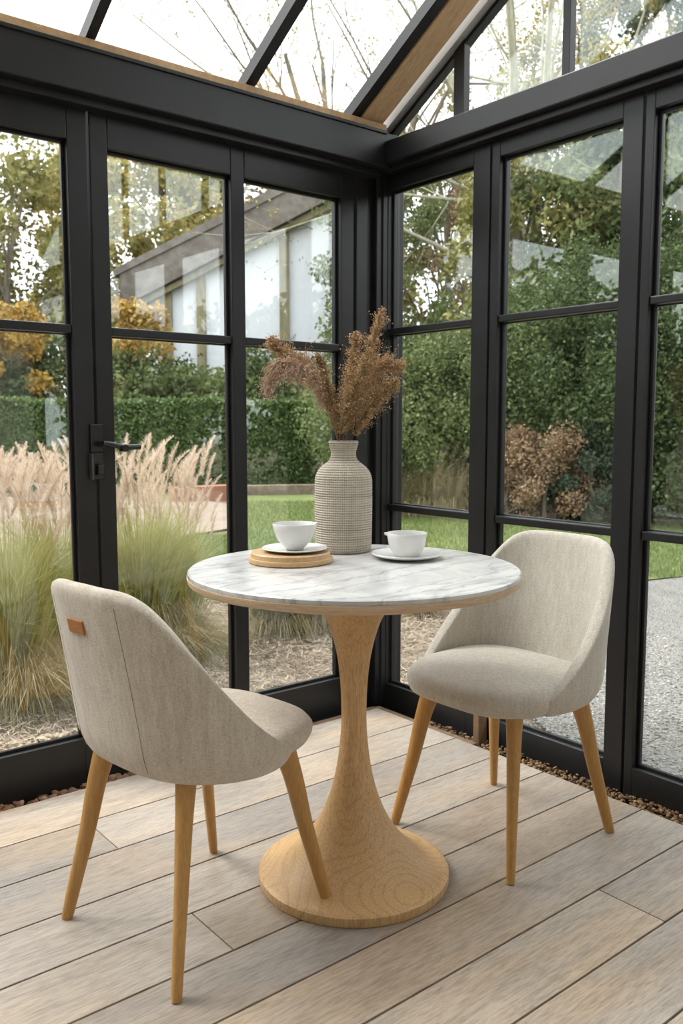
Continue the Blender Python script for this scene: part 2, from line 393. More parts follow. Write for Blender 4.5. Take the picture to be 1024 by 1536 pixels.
# corner post, beams
bm = bmesh.new(); bx(bm, (2.143, YA - 0.004, -0.06), (2.20, YA + 0.07, ZH), 0.004); bx(bm, (2.20, YA + 0.01, -0.06), (2.40, YA + 0.08, ZH), 0.004)
bx(bm, (2.235, 2.535, -0.02), (XB + 0.07, YA + 0.07, ZH), 0.004); bx(bm, (2.262, 2.528, -0.02), (2.29, 2.56, ZH), 0.003)
tag(from_bm('trim_1', bm, PAINT), 'black corner post where the two glazed walls meet', 'post', kind='structure')
bm = bmesh.new(); bx(bm, (X0, 2.47, 2.053), (XB + .02, YA + 0.06, 2.178), 0.004); bx(bm, (X0, 2.505, 2.030), (2.24, YA + 0.0, 2.056), 0.003)
bx(bm, (X0, 2.464, 2.170), (2.225, 2.50, 2.182), 0.002)
tag(from_bm('trim_2', bm, PAINT), 'deep charcoal eaves beam over the glazed door wall', 'beam', kind='structure')
bm = bmesh.new(); bx(bm, (2.222, Y0, 2.068), (XB + 0.07, 2.472, 2.147), 0.004); bx(bm, (2.25, Y0, 2.045), (XB, 2.50, 2.070), 0.003)
bx(bm, (2.262, Y0, 2.145), (XB + 0.05, 2.50, 2.165), 0.003)
tag(from_bm('trim_3', bm, PAINT), 'charcoal tie beam under the gable glazing', 'beam', kind='structure')
bm = bmesh.new(); bx(bm, (X0, 2.485, 2.180), (2.24, YA + 0.05, 2.212), 0.003)
tag(from_bm('trim_4', bm, OAK), 'oak wall plate strip lying on the charcoal eaves beam', 'trim', kind='structure')
# oak strip at the foot of the corner and little timber block
OLD = m_wood('old_timber', (0.10, 0.06, 0.035), (0.24, 0.16, 0.10), (1.5, 1.5, 1.5), 9, 0.8)
bm = bmesh.new(); bx(bm, (1.35, 2.476, -0.045), (2.20, 2.506, -0.004), 0.003); bx(bm, (2.196, 1.98, -0.045), (2.226, 2.50, -0.006), 0.003)
tag(from_bm('trim_5', bm, OLD), 'worn brown timber batten edging the boards at the corner', 'trim', kind='structure')
tag(box_obj('timber_block', (2.238, 1.985, -0.045), (2.283, 2.012, 0.115), m_wood('brown_block_timber', (0.14, 0.08, 0.04), (0.26, 0.155, 0.085), (6, 6, 1), 6, .7), bev=0.004), 'small upright brown wooden block at the foot of the frame behind the right-hand chair', 'block')

# gable glazing over the tie beam
g = empty('window_10', (0, 0, 0)); tag(g, 'gable glazing with slim black posts above the tie beam', 'window', kind='structure')
def roofz(y): return ZE + RS * ((YE - y) if y > YR else (y - Y0))
for y in (2.162, 1.717, 1.27, 0.82, 0.37, -0.08, -0.6):
    w = 0.024 if y > 2 else 0.014
    box_obj('gable_post', (XB - 0.005, y - w, 2.14), (XB + 0.025, y + w, roofz(y) - 0.02), PAINT, g, 0.002)
me = D.meshes.new('gable_pane'); x1, x2 = XB + 0.02, XB + 0.024
poly = [(YE - .02, 2.15), (YR, ZR - .02), (Y0, 2.15)]
me.from_pydata([(x, y, z) for x in (x1, x2) for y, z in poly], [], [(0, 2, 1), (3, 4, 5), (0, 1, 4, 3), (1, 2, 5, 4), (2, 0, 3, 5)])
link('gable_pane', me, GLASS, g)
def sloped(name, xa, xb, y0, y1, up, down, m, parent=None, bev=0.003):
    """a bar following the roof slope, from y0 (eaves side) to y1; up/down are offsets from the roof line"""
    bm = bmesh.new(); bx(bm, (xa, y1, 0), (xb, y0, 1), bev)
    for v in bm.verts:
        base = ZE + RS * (YE - v.co.y) if y0 > YR else ZE + RS * (v.co.y - Y0)
        v.co.z = base + (down + (up - down) * v.co.z)
    return from_bm(name, bm, m, parent)
for (ya, yb) in ((YE, YR), (YR, Y0)):
    sloped('gable_rail', XB - 0.030, XB + 0.03, ya, yb, 0.02, -0.045, plain('grey_paint', (0.33, 0.33, 0.33), 0.5), g)
    sloped('gable_bead', XB - 0.002, XB + 0.03, ya, yb, -0.04, -0.060, PAINT, g)

# glass roof
rf = empty('ceiling', (0, 0, 0)); tag(rf, 'pitched glass roof carried on slim black glazing bars', 'roof', kind='structure')
bars = [(1.082, 1.112), (1.628, 1.666), (2.080, 2.122), (0.52, 0.555), (-0.04, -0.005), (-0.60, -0.565), (-1.16, -1.125)]
for (xa, xb) in bars:
    sloped('glazing_bar', xa, xb, YE + .01, YR, 0.012, -0.035, PAINT, rf)
    sloped('glazing_bar', xa, xb, YR, Y0, 0.012, -0.035, PAINT, rf)
tag(sloped('rafter', 2.126, 2.228, YE - .03, YR, 0.02, -0.040, OAKB), 'pale oak rafter rising along the gable glazing', 'rafter', kind='structure')
tag(sloped('rafter', 2.126, 2.228, YR, Y0, 0.02, -0.052, OAKB), 'second pale oak rafter on the far slope of the roof', 'rafter', kind='structure')
tag(box_obj('ridge_beam', (X0, YR - .03, ZR - .12), (XB + .04, YR + .03, ZR - .005), OAKB), 'oak ridge beam at the top of the glass roof', 'beam', kind='structure')
sloped('roof_pane', X0, XB + 0.05, YE + .06, YR, 0.020, 0.015, GLASS, rf, 0)
sloped('light_block_board', X0, XB + 0.05, YR, Y0, 0.05, 0.015, PLASTER, rf, 0)  # opaque slope added so daylight comes mainly from the windows
# unseen walls added to give the daylight a direction
tag(box_obj('added_wall_back', (X0 - .1, Y0 - .1, -0.1), (XB + .05, Y0, 2.24), PLASTER, bev=0), 'unseen grey plaster wall added behind the viewer', 'wall', kind='structure')
bm = bmesh.new(); vs = [bm.verts.new((x, y, z)) for x in (X0 - .1, X0) for y, z in ((YA + .06, -0.1), (YA + .06, 2.2), (YR, ZR), (Y0, 2.2), (Y0, -0.1))]
bm.faces.new(vs[:5]); bm.faces.new(vs[5:][::-1])
for i in range(5): bm.faces.new((vs[i], vs[5 + i], vs[5 + (i + 1) % 5], vs[(i + 1) % 5]))
bmesh.ops.recalc_face_normals(bm, faces=bm.faces)
tag(from_bm('added_wall_left', bm, PLASTER), 'unseen grey plaster end wall added to direct the daylight', 'wall', kind='structure')

# door handle (parts of door_1)
hd = empty('handle'); hd.parent = door
bm = bmesh.new(); bx(bm, (1.080, YA - .010, 1.020), (1.122, YA + .002, 1.108), 0.003); bx(bm, (1.086, YA - .014, 0.938), (1.120, YA + .002, 1.022), 0.003)
from_bm('backplate', bm, BLKM, hd)
box_obj('lock_case', (1.077, YA - .022, 0.937), (1.0835, YA + .001, 1.018), GREYM, hd, 0.002)
box_obj('snib', (1.092, YA - .034, 0.952), (1.114, YA - .012, 0.985), BLKM, hd, 0.004)
t = Tubes(); t.add([(1.108, YA, 1.046), (1.108, YA - .045, 1.046)], 0.010, 14)
t.add(catmull([(1.104, YA - .045, 1.050), (1.135, YA - .048, 1.045), (1.17, YA - .047, 1.037), (1.225, YA - .045, 1.037)], 6), [0.009] * 10 + [0.010] * 9, 12, ((0, 0, 1), 0.9))
t.add([(1.168, YA - .064, 1.034), (1.168, YA - .040, 1.034)], 0.0115, 16)
t.build('lever', BLKM, hd)

# ------------------------------------------------------------------ pebbles between boards and frames (uncountable)
_ico = bmesh.new(); bmesh.ops.create_icosphere(_ico, subdivisions=1, radius=1); _iv = np.array([v.co[:] for v in _ico.verts]); _if = np.array([[v.index for v in f.verts] for f in _ico.faces]); _ico.free()
_ico = bmesh.new(); bmesh.ops.create_icosphere(_ico, subdivisions=2, radius=1); _jv = np.array([v.co[:] for v in _ico.verts]); _jf = np.array([[v.index for v in f.verts] for f in _ico.faces]); _ico.free()
def stones(name, P, smin, smax, m, hi=False, flat=0.6):
    iv, fi = (_jv, _jf) if hi else (_iv, _if)
    n = len(P); k = len(iv)
    base = iv[None] * (1 + rng.normal(0, 0.10, (n, k, 1)))
    s = rng.uniform(smin, smax, (n, 1, 1)) * np.stack([rng.uniform(.7, 1.3, n), rng.uniform(.7, 1.3, n), np.full(n, flat) * rng.uniform(.7, 1.2, n)], 1)[:, None, :]
    a = rng.uniform(0, 2 * PI, n); c, s_ = np.cos(a)[:, None], np.sin(a)[:, None]
    V = base * s; X = V[..., 0] * c - V[..., 1] * s_; Y = V[..., 0] * s_ + V[..., 1] * c; tl = rng.normal(0, .35, (n, 1))
    V = np.stack([X, Y, V[..., 2] + X * tl], -1) + P[:, None, :]
    Fc = (fi[None] + (np.arange(n) * k)[:, None, None]).reshape(-1, 3)
    me = D.meshes.new(name); me.vertices.add(n * k); me.vertices.foreach_set('co', V.astype(np.float32).ravel())
    me.loops.add(len(Fc) * 3); me.loops.foreach_set('vertex_index', Fc.astype(np.int32).ravel())
    me.polygons.add(len(Fc)); me.polygons.foreach_set('loop_start', np.arange(0, len(Fc) * 3, 3, dtype=np.int32)); me.polygons.foreach_set('loop_total', np.full(len(Fc), 3, np.int32))
    me.update(calc_edges=True)
    return link(name, me, m, None, True)
PEB = m_leaf('brown_pebble', [(0.10, 0.045, 0.025), (0.28, 0.13, 0.07), (0.20, 0.12, 0.08), (0.40, 0.25, 0.15), (0.16, 0.07, 0.04), (0.33, 0.20, 0.12)], 0.6, 0)
BARK = m_leaf('bark_mulch', [(0.06, 0.035, 0.02), (0.22, 0.12, 0.06), (0.13, 0.08, 0.05), (0.35, 0.23, 0.12), (0.09, 0.06, 0.04), (0.28, 0.15, 0.08)], 0.8, 0)
n = 900; P = np.stack([rng.uniform(-1.5, 1.5, n), rng.uniform(2.482, 2.55, n), rng.uniform(-0.045, -0.02, n)], 1)
tag(stones('pebbles', P, 0.009, 0.017, PEB, True), 'reddish brown pebbles filling the gap under the glazed door', 'pebbles', kind='stuff')
n = 7000; P = np.stack([rng.uniform(2.20, 2.287, n), rng.uniform(-0.5, 2.30, n), rng.uniform(-0.045, -0.014, n)], 1)
tag(stones('bark_chips', P, 0.003, 0.009, BARK), 'brown bark chips and grit filling the gap along the right-hand glazed wall', 'mulch', kind='stuff')

# ------------------------------------------------------------------ table
TX, TY = 1.310, 1.562; ZT = 0.770
tb = empty('pedestal_table', (TX, TY, 0)); tag(tb, 'round marble-topped table on a turned oak trumpet pedestal', 'table')
R = 0.393
lathe('marble_top', [(0.01, ZT - .016), (R - .004, ZT - .016), (R - .001, ZT - .010), (R - .0015, ZT - .003), (R - .005, ZT), (0.01, ZT)], MARBLE, tb, 160)
lathe('edge_band', [(0.05, ZT - .031), (R - .010, ZT - .031), (R - .002, ZT - .026), (R + .0005, ZT - .018), (R + .0005, ZT - .013), (R - .004, ZT - .0125), (0.05, ZT - .0155)], RIMW, tb, 160)
lathe('apron', [(0.03, ZT - .048), (R - .078, ZT - .048), (R - .045, ZT - .040), (R - .026, ZT - .031), (0.03, ZT - .031)], SUBW, tb, 128)
pp = [(0.10, ZT - .047), (0.094, .700), (0.082, .672), (0.067, .645), (0.054, .610), (0.044, .570), (0.037, .53), (0.0325, .48), (0.0305, .43), (0.031, .38), (0.035, .33), (0.041, .285), (0.050, .240), (0.062, .200), (0.077, .163), (0.095, .130), (0.118, .098), (0.145, .070), (0.172, .049), (0.198, .035), (0.218, .0285), (0.2285, .0270), (0.2335, .0225), (0.2340, .006), (0.2320, .001), (0.02, .001)]
top = catmull([(r, z) for r, z in pp[:21]], 3); pro = [(float(a[0]), float(a[1])) for a in top] + pp[21:]
ped = lathe('pedestal', pro, TURN, tb, 128, ang=45)

# ------------------------------------------------------------------ chairs
def lerpk(x, ks):
    if x <= ks[0][0]: return ks[0][1]
    for (a, b), (c, d) in zip(ks[:-1], ks[1:]):
        if x <= c:
            t = (x - a) / (c - a); return b + (d - b) * t
    return ks[-1][1]
def chair(cx, cy, rz, fab, label, feet=(0, 0, 0, 0), tagged=False, tops=None, zrear=.397, sb=0.0):
    root = empty('dining_chair', (cx, cy, 0), rz); tag(root, label, 'chair', 'upholstered dining chairs at the round table')
    # shell (backrest with wings): path round the seat from one front end to the other
    Wd, Rr, ex, xc = 0.232, 0.192, 2.55, -0.012
    def path(s):          # s in [-1,1]
        sg = 1 if s >= 0 else -1; a = abs(s)
        if a <= 0.72:
            ph = a / 0.72 * PI / 2
            return (xc - Rr * abs(math.cos(ph)) ** (2 / ex), sg * Wd * abs(math.sin(ph)) ** (2 / ex))
        t = (a - 0.72) / 0.28
        return (xc + 0.105 * t, sg * (Wd - 0.016 * t ** 2))
    # resample evenly
    raw = [path(-1 + 2 * i / 600) for i in range(601)]
    d = [0]
    for p, q in zip(raw[:-1], raw[1:]): d.append(d[-1] + math.hypot(q[0] - p[0], q[1] - p[1]))
    NU, NV = 56, 14
    pts = []
    for i in range(NU + 1):
        t = d[-1] * i / NU; j = min(max(np.searchsorted(d, t), 1), 600); k = (t - d[j - 1]) / max(d[j] - d[j - 1], 1e-9)
        pts.append((raw[j - 1][0] * (1 - k) + raw[j][0] * k, raw[j - 1][1] * (1 - k) + raw[j][1] * k))
    half = d[-1] / 2
    L = [abs(d[-1] * i / NU - half) for i in range(NU + 1)]       # arc distance from the back's middle
    tops = tops or [(0, .800), (.12, .799), (.165, .790), (.200, .765), (.235, .715), (.28, .640), (.33, .565), (.38, .505), (.43, .452), (.47, .420), (.60, .404)]
    sm = lambda x: sum(lerpk(x + q, tops) for q in (-.02, -.01, 0, .01, .02)) / 5
    V = []
    for j in range(NV + 1):
        v = j / NV
        for i, (x, y) in enumerate(pts):
            zt = sm(L[i]); zb = zrear + (.392 - zrear) * min(L[i] / .42, 1) ** 2; z = zb + (zt - zb) * v
            hh = (z - .43) / .37
            lean = -0.065 * max(hh, 0) ** 1.15
            sy = 1 - 0.055 * max(hh, 0) ** 1.3
            low = max((zb + .058 - z) / .058, 0); k = 1 - 0.11 * low ** 2
            flare = 0.0
            V.append(((x - .02) * k + .02 + lean, y * sy * k, z))
    Fc = [(j * (NU + 1) + i, j * (NU + 1) + i + 1, (j + 1) * (NU + 1) + i + 1, (j + 1) * (NU + 1) + i) for j in range(NV) for i in range(NU)]
    me = D.meshes.new('backrest'); me.from_pydata(V, [], Fc); o = link('backrest', me, fab, root, True)
    vg = o.vertex_groups.new(name='taper')
    for j in range(NV + 1):
        for i in range(NU + 1): vg.add([j * (NU + 1) + i], max(.35, min(1, 1 - (L[i] - .36) / .16 * .65)) , 'REPLACE')
    md = o.modifiers.new('thick', 'SOLIDIFY'); md.thickness = 0.034; md.offset = 0.0; md.use_even_offset = False; md.vertex_group = 'taper'
    ss = o.modifiers.new('smooth', 'SUBSURF'); ss.levels = 1; ss.render_levels = 1
    A = np.array(V).reshape(NV + 1, NU + 1, 3)
    # seams where the flat back meets the side panels, on the outside
    def outer(i, j, off=0.0175):
        p = A[j, i]; tu = A[j, min(i + 1, NU)] - A[j, max(i - 1, 0)]; tv = A[min(j + 1, NV), i] - A[max(j - 1, 0), i]
        nn = np.cross(tu, tv); nn /= np.linalg.norm(nn) + 1e-9
        c = np.array([0.0, 0, p[2]])
        if np.dot(nn, p - c) < 0: nn = -nn
        return p + nn * off, nn
    for sg in (-1, 1):
        idx = NU // 2 + sg * int(round(0.112 / half * NU / 2))
        t = Tubes(); t.add([outer(idx, j, 0.0166)[0] for j in range(1, NV)] , 0.0008, 6); t.build('seam', SEAM, root)
    if tagged:
        # leather tab near the top of the back
        ci = NU // 2 + tagged[0]; p0, nn = outer(ci, NV - 3, 0.018)
        p1, _ = outer(ci + 1, NV - 3, 0.018); p2, _ = outer(ci, NV - 2, 0.018)
        eu = p1 - p0; eu /= np.linalg.norm(eu); ev = p2 - p0; ev -= eu * np.dot(ev, eu); ev /= np.linalg.norm(ev)
        nn = np.cross(eu, ev); nn = nn if np.dot(nn, p0) > 0 else -nn
        p0 = p0 + ev * tagged[1]
        mt = Matrix(((*[eu[0], ev[0], nn[0]], p0[0]), (*[eu[1], ev[1], nn[1]], p0[1]), (*[eu[2], ev[2], nn[2]], p0[2]), (0, 0, 0, 1)))
        bm = bmesh.new(); bx(bm, (-.029, -.0145, -.003), (.029, .0145, .003), 0.0015); bm.transform(mt)
        tg = from_bm('leather_tag', bm, LEATHER, root); tg['label'] = 'tan leather tab on the back'
        t = Tubes()
        t.add(catmull([(-.010 + .004 * k, -.003 + (.006 if k % 2 else 0), .0033) for k in range(6)], 3), .0006, 5)
        t.V = [tuple(mt @ Vector(v)) for v in t.V]; t.build('stitching', STITCH, tg)
    # seat cushion: superellipse plan, domed
    NS = 72
    def plan(a, k):
        c, s_ = math.cos(a), math.sin(a); e = 2 / 3.1
        fx = abs(c) ** e * (1 if c > 0 else -1); fy = abs(s_) ** e * (1 if s_ > 0 else -1)
        x = (0.252 if fx > 0 else 0.185) * fx; y = 0.226 * fy
        if x > 0: y *= 1 - 0.10 * (x / .252) ** 2
        return (x * k + 0.004 * (1 - k), y * k)
    prof = [(0.10, .372), (.62, .372), (.80, .376), (.90, .386), (.965, .402), (.995, .420), (1.0, .434), (.985, .449), (.95, .458), (.86, .464), (.62, .468), (.3, .470), (.06, .4705)]
    V = []; Fc = []
    for (k, z) in prof:
        for q in range(NS):
            x, y = plan(2 * PI * q / NS, k)
            dz = -0.010 * max(x / .25, 0) ** 2 if z > .44 else (0.012 * max(x / .25, 0) ** 2 if z < .4 else 0)
            V.append((x, y, z + dz + sb * max(0, (.44 - z) / .068)))
    for i in range(len(prof) - 1):
        for q in range(NS):
            q2 = (q + 1) % NS; Fc.append((i * NS + q, i * NS + q2, (i + 1) * NS + q2, (i + 1) * NS + q))
    Fc.append(tuple(range(NS))[::-1]); Fc.append(tuple((len(prof) - 1) * NS + q for q in range(NS)))
    me = D.meshes.new('seat'); me.from_pydata(V, [], Fc); link('seat', me, fab, root, True)
    # legs
    for i, (sx, sy) in enumerate(((1, 1), (1, -1), (-1, 1), (-1, -1))):
        t = Tubes(); f = np.array([sx * .209, sy * .206, feet[i]]); tp = np.array([sx * .128, sy * .142, .392 + (.022 if sb else 0)])
        dirv = unit(np.array([sx, sy, 0.0]))
        mid = f * .45 + tp * .55
        P = catmull([f, f * .75 + tp * .25, f * .5 + tp * .5, f * .22 + tp * .78 + dirv * .004, tp], 6)
        Rr_ = [lerpk(q / (len(P) - 1), [(0, .0100), (.03, .0112), (.5, .0150), (.8, .0185), (1, .0225)]) for q in range(len(P))]
        t.add(P, Rr_, 20, (dirv, 1.22))
        t.build('leg', LEGW, root)
    return root
chair(0.921, 1.648, math.radians(7.7), FAB_A, 'oatmeal linen dining chair seen from behind with a tan leather tab', (0, 0.0275, 0, 0), (1, 0.0), [(0, .800), (.12, .797), (.160, .784), (.195, .752), (.235, .688), (.28, .605), (.33, .528), (.38, .475), (.43, .440), (.48, .415), (.60, .400)], .408, .014)
chair(1.785, 1.496, math.radians(180.3), FAB_B, 'pale stone fabric dining chair facing the viewer from the right of the table')

# ------------------------------------------------------------------ things on the table
def woven():
    m, nt, b = mat('woven_straw'); geo = nd(nt, 'ShaderNodeNewGeometry'); tc = nd(nt, 'ShaderNodeTexCoord'); sp = nd(nt, 'ShaderNodeSeparateXYZ')
    nt.links.new(tc.outputs['Object'], sp.inputs[0])
    at = nd(nt, 'ShaderNodeMath', operation='ARCTAN2'); nt.links.new(sp.outputs['Y'], at.inputs[0]); nt.links.new(sp.outputs['X'], at.inputs[1])
    cb = nd(nt, 'ShaderNodeCombineXYZ'); nt.links.new(at.outputs[0], cb.inputs['X']); nt.links.new(sp.outputs['Z'], cb.inputs['Y'])
    mp = nd(nt, 'ShaderNodeMapping'); mp.inputs['Scale'].default_value = (1, 1, 1); nt.links.new(cb.outputs[0], mp.inputs['Vector'])
    rows = nd(nt, 'ShaderNodeMath', operation='MULTIPLY'); rows.inputs[1].default_value = 2 * PI / 0.0062; nt.links.new(sp.outputs['Z'], rows.inputs[0])
    sn = nd(nt, 'ShaderNodeMath', operation='SINE'); nt.links.new(rows.outputs[0], sn.inputs[0])
    cols = nd(nt, 'ShaderNodeMath', operation='MULTIPLY'); cols.inputs[1].default_value = 84; nt.links.new(at.outputs[0], cols.inputs[0])
    sn2 = nd(nt, 'ShaderNodeMath', operation='SINE'); nt.links.new(cols.outputs[0], sn2.inputs[0])
    mn = nd(nt, 'ShaderNodeMath', operation='MINIMUM'); 
    # dark gap where both the row gap and the stitch gap coincide
    a1 = nd(nt, 'ShaderNodeMath', operation='ADD'); nt.links.new(sn.outputs[0], a1.inputs[0]); 
    m2 = nd(nt, 'ShaderNodeMath', operation='MULTIPLY'); m2.inputs[1].default_value = 0.5; nt.links.new(sn2.outputs[0], m2.inputs[0]); nt.links.new(m2.outputs[0], a1.inputs[1])
    # bands: some rows tighter, some open
    bc = nd(nt, 'ShaderNodeCombineXYZ'); nt.links.new(sp.outputs['Z'], bc.inputs['Z'])
    nb = noise(nt, bc.outputs[0], 55, 2, 0.6)
    nl = noise(nt, mp.outputs[0], 6, 4, 0.7)
    th = nd(nt, 'ShaderNodeMath', operation='MULTIPLY_ADD'); nt.links.new(nb, th.inputs[0]); th.inputs[1].default_value = 4.2; th.inputs[2].default_value = -2.2
    sb = nd(nt, 'ShaderNodeMath', operation='ADD'); nt.links.new(a1.outputs[0], sb.inputs[0]); nt.links.new(th.outputs[0], sb.inputs[1])
    c = ramp(nt, sb.outputs[0], [(0.0, (0.60, 0.53, 0.43)), (0.60, (0.56, 0.49, 0.39)), (0.80, (0.20, 0.155, 0.11)), (1.0, (0.09, 0.07, 0.05))])
    c = mix(nt, c, ramp(nt, nl, [(0.35, (0.42, 0.35, 0.27)), (0.6, (0.66, 0.60, 0.51))]), 0.3)
    nt.links.new(c, b.inputs['Base Color']); b.inputs['Roughness'].default_value = 0.85
    inv = nd(nt, 'ShaderNodeMath', operation='MULTIPLY'); inv.inputs[1].default_value = -1; nt.links.new(a1.outputs[0], inv.inputs[0])
    bump(nt, inv.outputs[0], b, 0.8, 0.0016); return m
WOVEN = woven()
vz = gnd(515, 833, ZT)
vd = _h * 0.078; VX, VY = vz[0] + vd[0], vz[1] + vd[1]
prof = [(0.02, 0), (0.064, 0), (0.071, .004), (0.0745, .012), (0.0755, .04), (0.0765, .10), (0.0765, .17), (0.0755, .195), (0.070, .212), (0.059, .226), (0.046, .236), (0.037, .245), (0.0335, .256), (0.034, .268), (0.0385, .283), (0.0395, .290), (0.038, .294), (0.034, .292), (0.029, .270), (0.029, .250), (0.02, .20)]
pc = catmull(prof, 3)
vase = lathe('woven_vase', [(float(a[0]), float(a[1])) for a in pc], WOVEN, None, 120, (VX, VY, ZT), 60)
tag(vase, 'bottle-shaped woven vase in cream and brown straw standing on the marble', 'vase')

def place(px, py, r, z): # centre of a round thing whose front bottom edge shows at px,py
    p = gnd(px, py, z); q = p[:2] + _h[:2] * r; return (float(q[0]), float(q[1]), z)
tv = place(432, 853, .104, ZT)
o = lathe('wooden_trivet', [(0.01, 0), (0.100, 0), (0.104, .003), (0.1045, .009), (0.103, .0125), (0.0985, .0135), (0.098, .0145), (0.0975, .024), (0.095, .0265), (0.01, .0265)], TRIV, None, 96, tv)
tag(o, 'round stepped wooden trivet beneath the left-hand saucer', 'trivet')
sa = (tv[0] + .008, tv[1] - .006, ZT + .0265)
saucer = [(0.01, 0), (0.040, 0), (0.044, .002), (0.062, .004), (0.080, .0085), (0.0835, .0115), (0.0825, .0130), (0.079, .0120), (0.060, .0072), (0.040, .0048), (0.01, .0045)]
def sc_prof(p, k, kz=1): return [(r * k if r > .011 else r, z * kz) for r, z in p]
o = lathe('saucer', sc_prof(saucer, .97, .8), CERAM, None, 96, sa, 60)
tag(o, 'white saucer lying on the round wooden trivet', 'saucer', 'white saucers on the table')
bowl = [(0.01, 0), (0.020, 0), (0.0225, .002), (0.0235, .005), (0.030, .011), (0.040, .022), (0.0475, .036), (0.052, .050), (0.0545, .0635), (0.0535, .0650), (0.0522, .0635), (0.0495, .050), (0.045, .036), (0.037, .0225), (0.027, .0125), (0.01, .008)]
cl = lathe('cup', bowl, CERAM, None, 96, (sa[0], sa[1], ZT + .0265 + .0040), 60)
tag(cl, 'flared white handleless cup on the saucer with the wooden trivet', 'cup', 'white cups on the table')
sb_ = place(614, 846, .088, ZT)
o = lathe('saucer', sc_prof(saucer, 1.075, 1.2), CERAM, None, 96, sb_, 60)
tag(o, 'wide white saucer lying straight on the marble', 'saucer', 'white saucers on the table')
cup2 = [(0.01, 0), (0.028, 0), (0.031, .002), (0.034, .006), (0.041, .017), (0.0465, .032), (0.049, .046), (0.0510, .0585), (0.0500, .0600), (0.0487, .0585), (0.0465, .046), (0.044, .032), (0.0385, .018), (0.028, .009), (0.01, .007)]
c2 = lathe('cup', cup2, CERAM, None, 96, (sb_[0], sb_[1], ZT + .0058), 60)
tag(c2, 'round-sided white cup with a small lip on the wide saucer', 'cup', 'white cups on the table')
t = Tubes(); e = -_r * 1.0
t.add([np.array([0, 0, .0555]) + e * .0475, np.array([0, 0, .0575]) + e * .0545, np.array([0, 0, .0585]) + e * .0575], [.0045, .0040, .0018], 12)
t.build('lip', CERAM, c2)

# dried flower stems in the vase
DRY = [m_leaf('dried_seed_%s' % k, c, 0.85, 0.15) for k, c in (('rust', [(0.34, .20, .10), (.56, .39, .22), (.45, .28, .15), (.68, .52, .34)]), ('tan', [(.44, .29, .20), (.60, .44, .33), (.50, .33, .23), (.70, .55, .43)]), ('brown', [(0.26, .15, .07), (.46, .32, .17), (.36, .23, .11), (.58, .44, .26)]))]
DSTEM = plain('dried_stem', (0.22, 0.12, 0.06), 0.85)
vtop = np.array([VX, VY, ZT + .28])
kpx = 2.31 / 1305.0
def vp(px, py, dep=0.0):  # a spot near the vase: sideways and up by photo distance from the vase mouth, dep metres further away
    return vtop + _r * (px - 517) * kpx + np.array([0, 0, (668 - py) * kpx]) + _h * dep
def plume(name, pts, fl, rad, nb, material, label, droop=0.0):
    """a stem curve carrying fluffy side sprays; fl = fraction where the fluff starts"""
    root = empty(name, tuple(vtop)); tag(root, label, 'dried stem', 'dried flower stems in the woven vase')
    P = np.array(catmull(pts, 10)) - vtop; base = np.array([[0, 0, -.20], [0, 0, -.08]]) + P[0] * np.array([[.3], [.7]])
    P = np.vstack([base, P]); n = len(P)
    t = Tubes(); t.add(P, [0.0016] * n, 5); t.build('stem', DSTEM, root)
    q = rng.uniform(fl, 1, nb) ** 0.9; idx = q * (n - 1); i0 = np.clip(idx.astype(int), 0, n - 2); fr = (idx - i0)[:, None]
    c = P[i0] * (1 - fr) + P[i0 + 1] * fr
    tn = unit(P[i0 + 1] - P[i0]); out = unit(np.cross(tn, rng.normal(size=(nb, 3)))) 
    env = (np.interp(q, [fl, fl + (1 - fl) * .25, .7, .93, 1], [.45, 1, .85, .5, .2]) * (1 + .35 * np.sin(q * 37 + rad * 900)))[:, None] * rad
    L = env * np.where(rng.uniform(size=(nb, 1)) < .2, rng.uniform(.9, 1.75, (nb, 1)), rng.uniform(.2, 1.05, (nb, 1)))
    tip = c + unit(out + tn * rng.uniform(.2, 1.1, (nb, 1))) * L + np.array([0, 0, -.004]) - np.array([0, 0, 1.0]) * rng.uniform(0, 1, (nb, 1)) * droop
    midp = (c + tip) / 2 + tn * L * .12
    V = ribbons(c, c * .6 + midp * .4, midp * .7 + tip * .3, tip, 0.0008)
    polys('spray', V, 4, material, root)
    # seed heads scattered along every spray
    ns = 4
    f = rng.uniform(.25, 1.05, (nb, ns, 1)); S = c[:, None] * (1 - f) + tip[:, None] * f + rng.normal(0, .0030, (nb, ns, 3))
    polys('seed_heads', leaf_quads(S.reshape(-1, 3), 0.0023, .7), 4, material, root)
    return root
plume('dried_stem', [vtop + _r * -.012, vp(498, 620, .01), vp(480, 575, .02), vp(462, 545, .02), vp(440, 533, .02), vp(416, 520, .02), vp(409, 508, .02)], .18, .036, 1700, DRY[0], 'rusty dried stem arching far to the left over the door wall')
plume('dried_stem', [vtop + _r * -.008, vp(492, 610, -.01), vp(470, 560, -.02), vp(440, 545, -.03), vp(415, 548, -.03), vp(405, 575, -.03)], .25, .034, 2000, DRY[1], 'pale pinkish dried spray drooping at the far left of the bunch', .045)
plume('dried_stem', [vtop + _r * -.002, vp(521, 620, .02), vp(526, 570, .03), vp(533, 530, .03), vp(537, 498, .03)], .15, .028, 1300, DRY[0], 'upright rusty dried stem left of the tallest one')
plume('dried_stem', [vtop, vp(530, 620, .0), vp(545, 560, .01), vp(560, 510, .01), vp(575, 466, .0)], .15, .028, 1700, DRY[0], 'tallest rusty dried stem of the bunch')
plume('dried_stem', [vtop + _r * .004, vp(535, 615, .03), vp(556, 570, .05), vp(580, 545, .05), vp(606, 548, .04)], .2, .040, 1700, DRY[0], 'bushy rusty dried stem spreading furthest to the right')
